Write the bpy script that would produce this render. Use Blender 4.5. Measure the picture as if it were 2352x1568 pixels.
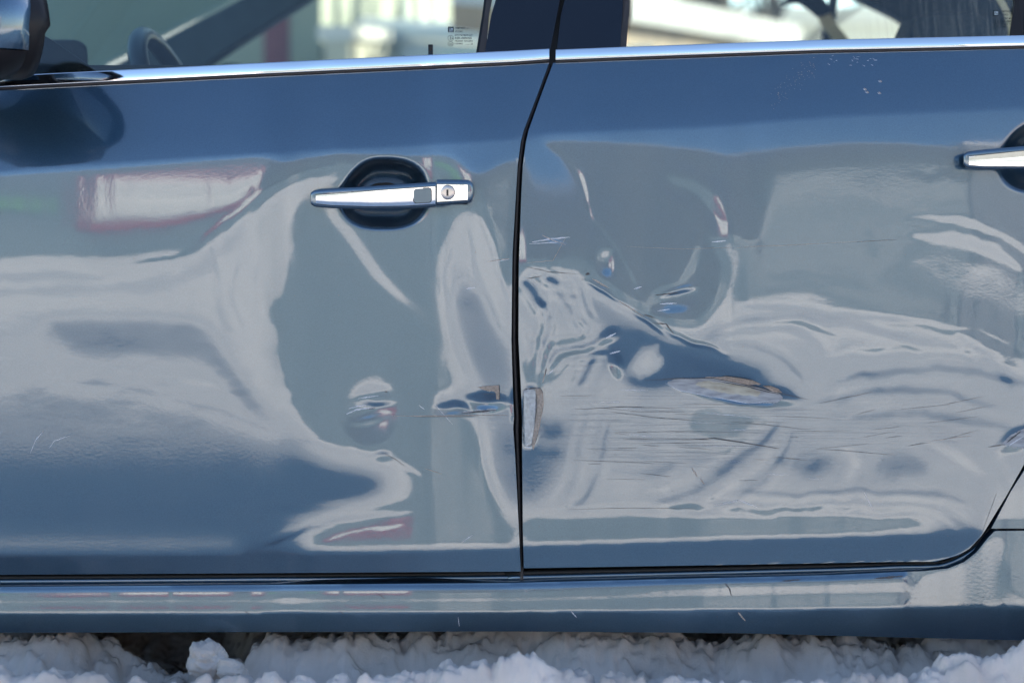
import bpy, bmesh, math, random
import numpy as np
from mathutils import Vector, Matrix

random.seed(7)
for _o in list(bpy.data.objects):
    bpy.data.objects.remove(_o)
SC = bpy.context.scene
COL = SC.collection

# ------------------------------------------------------------------ camera, sky, sun, exposure
K = 1.5 / 2352.0          # metres per drawing unit on the plane of the car's side (y = 0)
D = 2.1                   # camera distance from that plane
ZC = 0.90                 # camera height
Z0 = 0.63                 # height at the middle of the picture
cam_d = bpy.data.cameras.new("camera")
cam = bpy.data.objects.new("camera", cam_d)
COL.objects.link(cam)
cam.location = (0, -D, ZC)
cam.rotation_euler = (math.radians(90), 0, 0)
cam_d.sensor_width = 36
cam_d.lens = 36 * D / 1.5
cam_d.shift_y = (Z0 - ZC) / 1.5
cam_d.clip_start = 0.05
cam_d.clip_end = 2000
cam_d.dof.use_dof = True
cam_d.dof.focus_distance = D - 0.005
cam_d.dof.aperture_fstop = 2.2
SC.camera = cam

SUN_AZ, SUN_EL = 40.0, 27.0     # clockwise from +Y, degrees
w = bpy.data.worlds.new("World")
SC.world = w
w.use_nodes = True
nt = w.node_tree
bg = nt.nodes["Background"]
sky = nt.nodes.new("ShaderNodeTexSky")
sky.sky_type = 'NISHITA'
sky.sun_disc = False
sky.sun_elevation = math.radians(SUN_EL)
sky.sun_rotation = math.radians(SUN_AZ)
sky.air_density = 1.0
sky.dust_density = 0.3
sky.ozone_density = 2.0
nt.links.new(sky.outputs[0], bg.inputs[0])
bg.inputs[1].default_value = 0.070
sun_d = bpy.data.lights.new("sun", 'SUN')
sun_d.energy = 5.0
sun_d.angle = math.radians(0.53)
sun_d.color = (1.0, 0.90, 0.76)
sun = bpy.data.objects.new("sun", sun_d)
COL.objects.link(sun)
_a, _e = math.radians(SUN_AZ), math.radians(SUN_EL)
TO_SUN = Vector((math.sin(_a) * math.cos(_e), math.cos(_a) * math.cos(_e), math.sin(_e)))
sun.rotation_euler = TO_SUN.to_track_quat('Z', 'Y').to_euler()
sun.location = TO_SUN * 40
SC.view_settings.view_transform = 'Standard'
SC.view_settings.look = 'None'
SC.view_settings.gamma = 1.0
SC.view_settings.exposure = 2.25
SC.render.engine = 'CYCLES'
SC.cycles.max_bounces = 10
SC.cycles.transparent_max_bounces = 16
SC.cycles.use_denoising = True
SC.cycles.sample_clamp_indirect = 8

# ------------------------------------------------------------------ helpers
def at(px, py, y=0.0):
    t = (D + y) / D
    return Vector(((px - 1176) * K * t, y, ZC + (Z0 - (py - 784) * K - ZC) * t))

def tag(o, label=None, cat=None, group=None, kind=None):
    if label: o["label"] = label
    if cat: o["category"] = cat
    if group: o["group"] = group
    if kind: o["kind"] = kind
    return o

def empty(name, loc, label, cat, group=None):
    o = bpy.data.objects.new(name, None)
    COL.objects.link(o)
    o.location = loc
    return tag(o, label, cat, group)

def world_off(o):
    v = Vector((0, 0, 0))
    while o is not None:
        v += o.location
        o = o.parent
    return v

def link(name, me, mat, parent=None, smooth=False):
    """link a mesh given in world coordinates under its parent"""
    o = bpy.data.objects.new(name, me)
    COL.objects.link(o)
    if mat is not None:
        me.materials.append(mat)
    if smooth:
        me.polygons.foreach_set("use_smooth", [True] * len(me.polygons))
    if parent is not None:
        o.parent = parent
        o.location = -world_off(parent)
    return o

def mesh_np(name, V, F):
    me = bpy.data.meshes.new(name)
    V = np.asarray(V, dtype=np.float32)
    F = np.asarray(F, dtype=np.int32)
    me.vertices.add(len(V))
    me.vertices.foreach_set("co", V.ravel())
    n = F.shape[1]
    me.loops.add(F.size)
    me.loops.foreach_set("vertex_index", F.ravel())
    me.polygons.add(len(F))
    me.polygons.foreach_set("loop_start", np.arange(0, F.size, n, dtype=np.int32))
    me.update(calc_edges=True)
    return me

def pyd(name, V, F, mat, parent=None, smooth=False):
    me = bpy.data.meshes.new(name)
    me.from_pydata([tuple(v) for v in V], [], F)
    me.update()
    return link(name, me, mat, parent, smooth)

class MB:
    def __init__(self): self.v = []; self.f = []
    def add(self, V, F):
        b = len(self.v)
        self.v += [tuple(p) for p in V]
        self.f += [tuple(i + b for i in q) for q in F]
        return self
    def box(self, x0, x1, y0, y1, z0, z1):
        V = [(x0,y0,z0),(x1,y0,z0),(x1,y1,z0),(x0,y1,z0),(x0,y0,z1),(x1,y0,z1),(x1,y1,z1),(x0,y1,z1)]
        return self.add(V, [(0,3,2,1),(4,5,6,7),(0,1,5,4),(1,2,6,5),(2,3,7,6),(3,0,4,7)])
    def hexa(self, A, B):
        """prism between two matching outlines"""
        n = len(A)
        F = [tuple(range(n - 1, -1, -1)), tuple(range(n, 2 * n))]
        F += [(i, (i + 1) % n, n + (i + 1) % n, n + i) for i in range(n)]
        return self.add(list(A) + list(B), F)
    def tube(self, pts, r, n=10, cap=True):
        pts = [Vector(p) for p in pts]
        rs = r if isinstance(r, (list, tuple)) else [r] * len(pts)
        V = []; F = []
        up = None
        for i, p in enumerate(pts):
            t = (pts[min(i + 1, len(pts) - 1)] - pts[max(i - 1, 0)]).normalized()
            if up is None:
                up = Vector((0, 0, 1)) if abs(t.z) < 0.9 else Vector((1, 0, 0))
            s = t.cross(up).normalized(); up = s.cross(t).normalized()
            for k in range(n):
                a = 2 * math.pi * k / n
                V.append(p + (s * math.cos(a) + up * math.sin(a)) * rs[i])
        for i in range(len(pts) - 1):
            for k in range(n):
                F.append((i * n + k, i * n + (k + 1) % n, (i + 1) * n + (k + 1) % n, (i + 1) * n + k))
        if cap:
            F.append(tuple(range(n - 1, -1, -1))); F.append(tuple(range((len(pts) - 1) * n, len(pts) * n)))
        return self.add(V, F)
    def build(self, name, mat, parent=None, smooth=False, bevel=0.0, seg=2, auto=None):
        o = pyd(name, self.v, self.f, mat, parent, smooth)
        bm = bmesh.new(); bm.from_mesh(o.data)
        bmesh.ops.recalc_face_normals(bm, faces=bm.faces)
        if bevel > 0:
            bmesh.ops.bevel(bm, geom=list(bm.edges), offset=bevel, segments=seg, affect='EDGES', profile=0.5)
        bm.to_mesh(o.data); bm.free()
        if auto is not None:
            for p in o.data.polygons: p.use_smooth = True
            o.data.set_sharp_from_angle(angle=math.radians(auto))
        return o

# ---- numpy noise
def vnoise(X, Y, seed):
    rng = np.random.RandomState(seed)
    n = 256
    g = rng.rand(n, n).astype(np.float32) * 2 - 1
    xi = np.floor(X).astype(int); yi = np.floor(Y).astype(int)
    fx = X - xi; fy = Y - yi
    fx = fx * fx * fx * (fx * (fx * 6 - 15) + 10); fy = fy * fy * fy * (fy * (fy * 6 - 15) + 10)
    a = g[yi % n, xi % n]; b = g[yi % n, (xi + 1) % n]; c = g[(yi + 1) % n, xi % n]; d = g[(yi + 1) % n, (xi + 1) % n]
    return (a * (1 - fx) + b * fx) * (1 - fy) + (c * (1 - fx) + d * fx) * fy

def fbm(X, Y, octv, seed, gain=0.5, mode=None):
    s = 0; amp = 1.0; tot = 0
    for k in range(octv):
        v = vnoise(X * 2 ** k + 13.7 * k, Y * 2 ** k + 7.1 * k, seed + k)
        if mode == 'billow': v = np.abs(v) * 2 - 0.6
        s = s + v * amp; tot += amp; amp *= gain
    return s / tot

def inpoly(X, Y, poly):
    r = np.zeros(X.shape, bool)
    n = len(poly)
    for i in range(n):
        x0, y0 = poly[i]; x1, y1 = poly[(i + 1) % n]
        if y0 == y1: continue
        c = ((y0 > Y) != (y1 > Y)) & (X < (x1 - x0) * (Y - y0) / (y1 - y0) + x0)
        r ^= c
    return r

def blur(A, r, it=3):
    """repeated box blur, r cells"""
    for _ in range(it):
        for ax in (0, 1):
            P = np.pad(A, [(r + 1, r) if k == ax else (0, 0) for k in (0, 1)], mode='edge')
            C = np.cumsum(P, axis=ax)
            n = A.shape[ax]
            if ax == 0: A = (C[2 * r + 1:2 * r + 1 + n] - C[0:n]) / (2 * r + 1)
            else: A = (C[:, 2 * r + 1:2 * r + 1 + n] - C[:, 0:n]) / (2 * r + 1)
    return A

def pushpull(A, M):
    """fill the cells where M is 0 from the cells around them, coarse to fine"""
    if min(A.shape) <= 2 or M.min() > 0:
        m = M.sum()
        return np.where(M > 0, A, (A * M).sum() / max(m, 1e-6))
    h, w_ = A.shape
    ph, pw = h % 2, w_ % 2
    Ap = np.pad(A * M, ((0, ph), (0, pw))); Mp = np.pad(M, ((0, ph), (0, pw)))
    s = Ap[0::2, 0::2] + Ap[1::2, 0::2] + Ap[0::2, 1::2] + Ap[1::2, 1::2]
    m = Mp[0::2, 0::2] + Mp[1::2, 0::2] + Mp[0::2, 1::2] + Mp[1::2, 1::2]
    c = pushpull(np.where(m > 0, s / np.maximum(m, 1e-6), 0), (m > 0).astype(float))
    yy = np.clip((np.arange(h) - 0.5) / 2, 0, c.shape[0] - 1); xx = np.clip((np.arange(w_) - 0.5) / 2, 0, c.shape[1] - 1)
    y0 = np.floor(yy).astype(int); x0 = np.floor(xx).astype(int)
    y1 = np.minimum(y0 + 1, c.shape[0] - 1); x1 = np.minimum(x0 + 1, c.shape[1] - 1)
    fy = (yy - y0)[:, None]; fx = (xx - x0)[None, :]
    u = (c[y0][:, x0] * (1 - fx) + c[y0][:, x1] * fx) * (1 - fy) + (c[y1][:, x0] * (1 - fx) + c[y1][:, x1] * fx) * fy
    return np.where(M > 0, A, u)

# ------------------------------------------------------------------ materials
def mat(name, color=(0.5, 0.5, 0.5), rough=0.6, metal=0.0, noise=None, bump=None, coat=0.0, spec=0.5, emit=None):
    """noise = (scale, amount 0..1, detail) varies the colour, bump = (scale, strength, distance)"""
    m = bpy.data.materials.new(name)
    m.use_nodes = True
    n = m.node_tree; b = n.nodes["Principled BSDF"]
    b.inputs["Base Color"].default_value = (*color, 1)
    b.inputs["Roughness"].default_value = rough
    b.inputs["Metallic"].default_value = metal
    b.inputs["Specular IOR Level"].default_value = spec
    if coat:
        b.inputs["Coat Weight"].default_value = coat
        b.inputs["Coat Roughness"].default_value = 0.03
    tc = n.nodes.new("ShaderNodeTexCoord")
    if noise:
        t = n.nodes.new("ShaderNodeTexNoise"); t.inputs["Scale"].default_value = noise[0]; t.inputs["Detail"].default_value = noise[2]
        n.links.new(tc.outputs["Object"], t.inputs["Vector"])
        mr = n.nodes.new("ShaderNodeMapRange")
        mr.inputs[1].default_value = 0.25; mr.inputs[2].default_value = 0.75
        mr.inputs[3].default_value = 1 - noise[1]; mr.inputs[4].default_value = 1 + noise[1]
        n.links.new(t.outputs[0], mr.inputs[0])
        mx = n.nodes.new("ShaderNodeVectorMath"); mx.operation = 'SCALE'
        mx.inputs[0].default_value = color
        n.links.new(mr.outputs[0], mx.inputs["Scale"])
        n.links.new(mx.outputs[0], b.inputs["Base Color"])
    if bump:
        t = n.nodes.new("ShaderNodeTexNoise"); t.inputs["Scale"].default_value = bump[0]; t.inputs["Detail"].default_value = 6
        n.links.new(tc.outputs["Object"], t.inputs["Vector"])
        bp = n.nodes.new("ShaderNodeBump"); bp.inputs["Strength"].default_value = bump[1]; bp.inputs["Distance"].default_value = bump[2]
        n.links.new(t.outputs[0], bp.inputs["Height"])
        n.links.new(bp.outputs[0], b.inputs["Normal"])
    return m

def glass_mat(name, tint, ior=1.5, dirt=0.0):
    m = bpy.data.materials.new(name); m.use_nodes = True
    n = m.node_tree; n.nodes.clear()
    out = n.nodes.new("ShaderNodeOutputMaterial")
    tr = n.nodes.new("ShaderNodeBsdfTransparent"); tr.inputs[0].default_value = (*tint, 1)
    gl = n.nodes.new("ShaderNodeBsdfGlossy"); gl.inputs["Roughness"].default_value = 0.0; gl.inputs[0].default_value = (1, 1, 1, 1)
    fr = n.nodes.new("ShaderNodeFresnel"); fr.inputs[0].default_value = ior
    mx = n.nodes.new("ShaderNodeMixShader")
    n.links.new(fr.outputs[0], mx.inputs[0]); n.links.new(tr.outputs[0], mx.inputs[1]); n.links.new(gl.outputs[0], mx.inputs[2])
    last = mx
    if dirt > 0:
        tc = n.nodes.new("ShaderNodeTexCoord")
        mp = n.nodes.new("ShaderNodeMapping"); mp.inputs["Scale"].default_value = (160, 1, 9)
        no = n.nodes.new("ShaderNodeTexNoise"); no.inputs["Scale"].default_value = 1; no.inputs["Detail"].default_value = 4
        n.links.new(tc.outputs["Object"], mp.inputs[0]); n.links.new(mp.outputs[0], no.inputs["Vector"])
        n2 = n.nodes.new("ShaderNodeTexNoise"); n2.inputs["Scale"].default_value = 900; n2.inputs["Detail"].default_value = 2
        n.links.new(tc.outputs["Object"], n2.inputs["Vector"])
        sp = n.nodes.new("ShaderNodeSeparateXYZ"); n.links.new(tc.outputs["Object"], sp.inputs[0])
        mr = n.nodes.new("ShaderNodeMapRange"); mr.inputs[1].default_value = 0.50; mr.inputs[2].default_value = 0.72; mr.inputs[3].default_value = 0; mr.inputs[4].default_value = dirt
        n.links.new(sp.outputs[0], mr.inputs[0])
        m1 = n.nodes.new("ShaderNodeMapRange"); m1.inputs[1].default_value = 0.45; m1.inputs[2].default_value = 0.8
        n.links.new(no.outputs[0], m1.inputs[0])
        m2 = n.nodes.new("ShaderNodeMapRange"); m2.inputs[1].default_value = 0.55; m2.inputs[2].default_value = 0.9
        n.links.new(n2.outputs[0], m2.inputs[0])
        ad = n.nodes.new("ShaderNodeMath"); ad.operation = 'ADD'; n.links.new(m1.outputs[0], ad.inputs[0]); n.links.new(m2.outputs[0], ad.inputs[1])
        mu = n.nodes.new("ShaderNodeMath"); mu.operation = 'MULTIPLY'; mu.use_clamp = True
        n.links.new(ad.outputs[0], mu.inputs[0]); n.links.new(mr.outputs[0], mu.inputs[1])
        df = n.nodes.new("ShaderNodeBsdfDiffuse"); df.inputs[0].default_value = (0.55, 0.56, 0.5, 1)
        mm = n.nodes.new("ShaderNodeMixShader")
        n.links.new(mu.outputs[0], mm.inputs[0]); n.links.new(mx.outputs[0], mm.inputs[1]); n.links.new(df.outputs[0], mm.inputs[2])
        last = mm
    n.links.new(last.outputs[0], out.inputs[0])
    return m

def paint_mat(name, base, wear=True):
    m = bpy.data.materials.new(name); m.use_nodes = True
    n = m.node_tree; L = n.links
    b = n.nodes["Principled BSDF"]; out = n.nodes["Material Output"]
    tc = n.nodes.new("ShaderNodeTexCoord")
    # metallic flake grain
    fl = n.nodes.new("ShaderNodeTexNoise"); fl.inputs["Scale"].default_value = 560; fl.inputs["Detail"].default_value = 1
    L.new(tc.outputs["Object"], fl.inputs["Vector"])
    mr = n.nodes.new("ShaderNodeMapRange"); mr.inputs[1].default_value = 0.3; mr.inputs[2].default_value = 0.7; mr.inputs[3].default_value = 0.91; mr.inputs[4].default_value = 1.09
    L.new(fl.outputs[0], mr.inputs[0])
    sc = n.nodes.new("ShaderNodeVectorMath"); sc.operation = 'SCALE'; sc.inputs[0].default_value = base
    L.new(mr.outputs[0], sc.inputs["Scale"])
    # a thin uneven film of road dust
    du = n.nodes.new("ShaderNodeTexNoise"); du.inputs["Scale"].default_value = 9; du.inputs["Detail"].default_value = 8; du.inputs["Roughness"].default_value = 0.65
    L.new(tc.outputs["Object"], du.inputs["Vector"])
    dm = n.nodes.new("ShaderNodeMapRange"); dm.inputs[1].default_value = 0.42; dm.inputs[2].default_value = 0.75; dm.inputs[3].default_value = 0.0; dm.inputs[4].default_value = 0.03
    L.new(du.outputs[0], dm.inputs[0])
    dx = n.nodes.new("ShaderNodeMix"); dx.data_type = 'RGBA'
    L.new(dm.outputs[0], dx.inputs[0]); L.new(sc.outputs[0], dx.inputs[6]); dx.inputs[7].default_value = (0.36, 0.35, 0.33, 1)
    L.new(dx.outputs[2], b.inputs["Base Color"])
    b.inputs["Metallic"].default_value = 0.8
    b.inputs["Roughness"].default_value = 0.36
    b.inputs["Coat Weight"].default_value = 1.0
    b.inputs["Coat Roughness"].default_value = 0.07
    b.inputs["Coat IOR"].default_value = 2.0
    # orange peel in the clear coat
    pe = n.nodes.new("ShaderNodeTexNoise"); pe.inputs["Scale"].default_value = 240; pe.inputs["Detail"].default_value = 2
    L.new(tc.outputs["Object"], pe.inputs["Vector"])
    bp = n.nodes.new("ShaderNodeBump"); bp.inputs["Strength"].default_value = 0.10; bp.inputs["Distance"].default_value = 0.0004
    L.new(pe.outputs[0], bp.inputs["Height"]); L.new(bp.outputs[0], b.inputs["Coat Normal"])
    if wear:
        at_ = n.nodes.new("ShaderNodeAttribute"); at_.attribute_name = "wear"
        sp = n.nodes.new("ShaderNodeSeparateColor"); L.new(at_.outputs["Color"], sp.inputs[0])
        rg = n.nodes.new("ShaderNodeTexNoise"); rg.inputs["Scale"].default_value = 260; rg.inputs["Detail"].default_value = 5
        L.new(tc.outputs["Object"], rg.inputs["Vector"])
        def thresh(sock, lo, hi, amt):
            a = n.nodes.new("ShaderNodeMath"); a.operation = 'MULTIPLY_ADD'
            L.new(rg.outputs[0], a.inputs[0]); a.inputs[1].default_value = amt; a.inputs[2].default_value = -amt * 0.5
            s = n.nodes.new("ShaderNodeMath"); s.operation = 'ADD'; L.new(sock, s.inputs[0]); L.new(a.outputs[0], s.inputs[1])
            r = n.nodes.new("ShaderNodeMapRange"); r.inputs[1].default_value = lo; r.inputs[2].default_value = hi
            L.new(s.outputs[0], r.inputs[0]); return r.outputs[0]
        fR = thresh(sp.outputs[0], 0.45, 0.55, 0.7)
        fG = thresh(sp.outputs[1], 0.45, 0.55, 0.7)
        # scuffs: hair lines along the car, only inside the rubbed zone
        mp = n.nodes.new("ShaderNodeMapping"); mp.inputs["Scale"].default_value = (7, 1, 420); mp.inputs["Rotation"].default_value = (0, math.radians(2.5), 0)
        L.new(tc.outputs["Object"], mp.inputs[0])
        sn = n.nodes.new("ShaderNodeTexNoise"); sn.inputs["Scale"].default_value = 1.0; sn.inputs["Detail"].default_value = 5; sn.inputs["Roughness"].default_value = 0.6
        L.new(mp.outputs[0], sn.inputs["Vector"])
        sl = n.nodes.new("ShaderNodeMapRange"); sl.inputs[1].default_value = 0.50; sl.inputs[2].default_value = 0.72
        L.new(sn.outputs[0], sl.inputs[0])
        sm = n.nodes.new("ShaderNodeMath"); sm.operation = 'MULTIPLY'; L.new(sl.outputs[0], sm.inputs[0]); L.new(sp.outputs[2], sm.inputs[1])
        # the hair lines also roughen and cut the coat
        b2 = n.nodes.new("ShaderNodeBump"); b2.inputs["Strength"].default_value = 0.10; b2.inputs["Distance"].default_value = 0.0003
        L.new(sm.outputs[0], b2.inputs["Height"]); L.new(bp.outputs[0], b2.inputs["Normal"]); L.new(b2.outputs[0], b.inputs["Coat Normal"])
        cr = n.nodes.new("ShaderNodeMapRange"); cr.inputs[3].default_value = 0.07; cr.inputs[4].default_value = 0.11
        L.new(sp.outputs[2], cr.inputs[0]); L.new(cr.outputs[0], b.inputs["Coat Roughness"])
        pr = n.nodes.new("ShaderNodeBsdfPrincipled"); pr.inputs["Base Color"].default_value = (0.33, 0.33, 0.34, 1); pr.inputs["Roughness"].default_value = 0.55
        be = n.nodes.new("ShaderNodeBsdfPrincipled"); be.inputs["Base Color"].default_value = (0.46, 0.43, 0.34, 1); be.inputs["Roughness"].default_value = 0.6
        sf = n.nodes.new("ShaderNodeBsdfPrincipled"); sf.inputs["Base Color"].default_value = (0.10, 0.10, 0.115, 1); sf.inputs["Roughness"].default_value = 0.5
        # the bared primer is scored along the car and has its own grit
        g1 = n.nodes.new("ShaderNodeTexNoise"); g1.inputs["Scale"].default_value = 1.0; g1.inputs["Detail"].default_value = 4
        m2 = n.nodes.new("ShaderNodeMapping"); m2.inputs["Scale"].default_value = (45, 1, 210); m2.inputs["Rotation"].default_value = (0, math.radians(-6), 0)
        L.new(tc.outputs["Object"], m2.inputs[0]); L.new(m2.outputs[0], g1.inputs["Vector"])
        for node, lo, hi in ((pr, (0.24, 0.24, 0.255, 1), (0.42, 0.415, 0.425, 1)), (be, (0.34, 0.29, 0.23, 1), (0.53, 0.49, 0.40, 1))):
            rp = n.nodes.new("ShaderNodeMix"); rp.data_type = 'RGBA'; rp.inputs[6].default_value = lo; rp.inputs[7].default_value = hi
            q1 = n.nodes.new("ShaderNodeMapRange"); q1.inputs[1].default_value = 0.33; q1.inputs[2].default_value = 0.62
            L.new(g1.outputs[0], q1.inputs[0]); L.new(q1.outputs[0], rp.inputs[0]); L.new(rp.outputs[2], node.inputs["Base Color"])
            b3 = n.nodes.new("ShaderNodeBump"); b3.inputs["Strength"].default_value = 0.7; b3.inputs["Distance"].default_value = 0.001
            L.new(rg.outputs[0], b3.inputs["Height"]); L.new(b3.outputs[0], node.inputs["Normal"])
        half = n.nodes.new("ShaderNodeMath"); half.operation = 'MULTIPLY'; half.inputs[1].default_value = 0.5; L.new(sm.outputs[0], half.inputs[0])
        x0 = n.nodes.new("ShaderNodeMixShader"); L.new(half.outputs[0], x0.inputs[0]); L.new(b.outputs[0], x0.inputs[1]); L.new(sf.outputs[0], x0.inputs[2])
        x1 = n.nodes.new("ShaderNodeMixShader"); L.new(fR, x1.inputs[0]); L.new(x0.outputs[0], x1.inputs[1]); L.new(pr.outputs[0], x1.inputs[2])
        x2 = n.nodes.new("ShaderNodeMixShader"); L.new(fG, x2.inputs[0]); L.new(x1.outputs[0], x2.inputs[1]); L.new(be.outputs[0], x2.inputs[2])
        L.new(x2.outputs[0], out.inputs[0])
    return m

PAINT_RGB = (0.046, 0.100, 0.160)
M_paint = paint_mat("car_paint", PAINT_RGB)
M_paint2 = paint_mat("car_paint_plain", PAINT_RGB, wear=False)
M_chrome = mat("chrome", (0.86, 0.86, 0.88), 0.06, 1.0)
M_chrome_flat = mat("handle_chrome", (0.80, 0.80, 0.83), 0.06, 1.0, noise=(90, 0.10, 6), bump=(26, 0.10, 0.0012))
M_black = mat("black_seal", (0.008, 0.008, 0.009), 0.6)
M_rubber = mat("rubber", (0.03, 0.025, 0.026), 0.5, noise=(60, 0.2, 3))
M_gloss_black = mat("pillar_film", (0.006, 0.010, 0.020), 0.22, spec=0.45)
M_plastic = mat("dark_plastic", (0.013, 0.011, 0.012), 0.45, spec=0.3, bump=(900, 0.15, 0.0004))
M_trim_int = mat("interior_grey", (0.045, 0.062, 0.072), 0.75, noise=(20, 0.1, 3), spec=0.2)
M_int_dark = mat("interior_dark", (0.013, 0.018, 0.024), 0.75, spec=0.2)
M_leather = mat("wheel_leather", (0.012, 0.026, 0.042), 0.35, spec=0.35)
M_belt = mat("belt_webbing", (0.62, 0.56, 0.40), 0.75, noise=(300, 0.12, 2))
M_sensor = mat("sensor_grey", (0.20, 0.24, 0.25), 0.35)
M_lock = mat("lock_metal", (0.62, 0.56, 0.53), 0.3, 0.8)
M_glass = glass_mat("window_glass", (0.95, 0.99, 0.965))
M_glass_dirty = glass_mat("window_glass_dirty", (0.95, 0.99, 0.965), dirt=0.14)
M_shield = glass_mat("windscreen_glass", (0.66, 0.82, 0.80))
M_print = mat("glass_print", (0.004, 0.012, 0.016), 0.8, spec=0.02)
M_print_light = mat("glass_print_light", (0.45, 0.52, 0.55), 0.6)
M_snow = mat("snow", (0.655, 0.56, 0.50), 0.7, noise=(7, 0.34, 7), bump=(260, 0.25, 0.003), spec=0.2)
M_snow_far = mat("snow_far", (0.90, 0.89, 0.87), 0.8, noise=(0.35, 0.14, 4), spec=0.2)
M_scr_dark = mat("scratch_dark", (0.07, 0.065, 0.07), 0.6, noise=(400, 0.5, 2))
M_scr_glint = mat("pale_scratch_glint", (0.62, 0.62, 0.66), 0.4, noise=(400, 0.3, 2))  # pale scratches, and small glints painted as strips on the dents
M_scr_tan = mat("scratch_tan", (0.36, 0.30, 0.26), 0.6, noise=(300, 0.4, 3))
M_under = mat("underbody", (0.02, 0.018, 0.017), 0.8)

# ================================================================== SETTING
def sheet(name, x0, x1, y0, y1, z, m, kind='structure'):
    o = pyd(name, [(x0, y0, z), (x1, y0, z), (x1, y1, z), (x0, y1, z)], [(0, 1, 2, 3)], m)
    return tag(o, kind=kind)

def ground_mat():
    """trodden slush in the near lane, darkened by the shade edge to soften it, thickening to clean snow across the street, in drawn-out ruts along the traffic"""
    m = bpy.data.materials.new("street_snow"); m.use_nodes = True
    n = m.node_tree; L = n.links; b = n.nodes["Principled BSDF"]
    b.inputs["Roughness"].default_value = 0.8; b.inputs["Specular IOR Level"].default_value = 0.2
    tc = n.nodes.new("ShaderNodeTexCoord")
    def streak(sx, sy, det):
        mp = n.nodes.new("ShaderNodeMapping"); mp.inputs["Scale"].default_value = (sx, sy, 1)
        no = n.nodes.new("ShaderNodeTexNoise"); no.inputs["Scale"].default_value = 1; no.inputs["Detail"].default_value = det; no.inputs["Roughness"].default_value = 0.55
        L.new(tc.outputs["Object"], mp.inputs[0]); L.new(mp.outputs[0], no.inputs["Vector"]); return no.outputs[0]
    s1 = streak(.045, .9, 3); s2 = streak(.16, .35, 4)
    sp = n.nodes.new("ShaderNodeSeparateXYZ"); L.new(tc.outputs["Object"], sp.inputs[0])
    cv = n.nodes.new("ShaderNodeFloatCurve")
    mr = n.nodes.new("ShaderNodeMapRange"); mr.inputs[1].default_value = -24; mr.inputs[2].default_value = 0
    L.new(sp.outputs[1], mr.inputs[0]); L.new(mr.outputs[0], cv.inputs[1])
    c = cv.mapping.curves[0]
    pts = [(0, .85), (.10, .85), (.50, .84), (.565, .80), (.605, .26), (.645, .80), (.685, .80), (.735, .58), (.79, .34), (.83, .34), (.88, .62), (1, .62)]  # darkened beside the shade edge, a soft shade border put into the colour
    c.points[0].location = pts[0]; c.points[1].location = pts[-1]
    for p in pts[1:-1]: c.points.new(*p)
    cv.mapping.update()
    def ma(op, x, y):
        q = n.nodes.new("ShaderNodeMath"); q.operation = op
        for i_, v_ in enumerate((x, y)):
            if isinstance(v_, (int, float)): q.inputs[i_].default_value = v_
            else: L.new(v_, q.inputs[i_])
        return q.outputs[0]
    t = ma('ADD', ma('MULTIPLY', ma('SUBTRACT', s1, .5), 2.0), ma('MULTIPLY', ma('SUBTRACT', s2, .5), .9))
    t = ma('MULTIPLY', t, ma('ADD', cv.outputs[0], .10))
    f = n.nodes.new("ShaderNodeClamp"); L.new(ma('ADD', t, cv.outputs[0]), f.inputs[0])
    mx = n.nodes.new("ShaderNodeMix"); mx.data_type = 'RGBA'
    L.new(f.outputs[0], mx.inputs[0]); mx.inputs[6].default_value = (0.15, 0.18, 0.22, 1); mx.inputs[7].default_value = (0.93, 0.90, 0.85, 1)
    L.new(mx.outputs[2], b.inputs["Base Color"])
    return m
M_street = ground_mat()
sheet("ground", -700, 700, -700, 700, 0.0, M_street)
sheet("road", -260, 260, -7.2, -0.95, 0.004, M_street)

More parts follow.
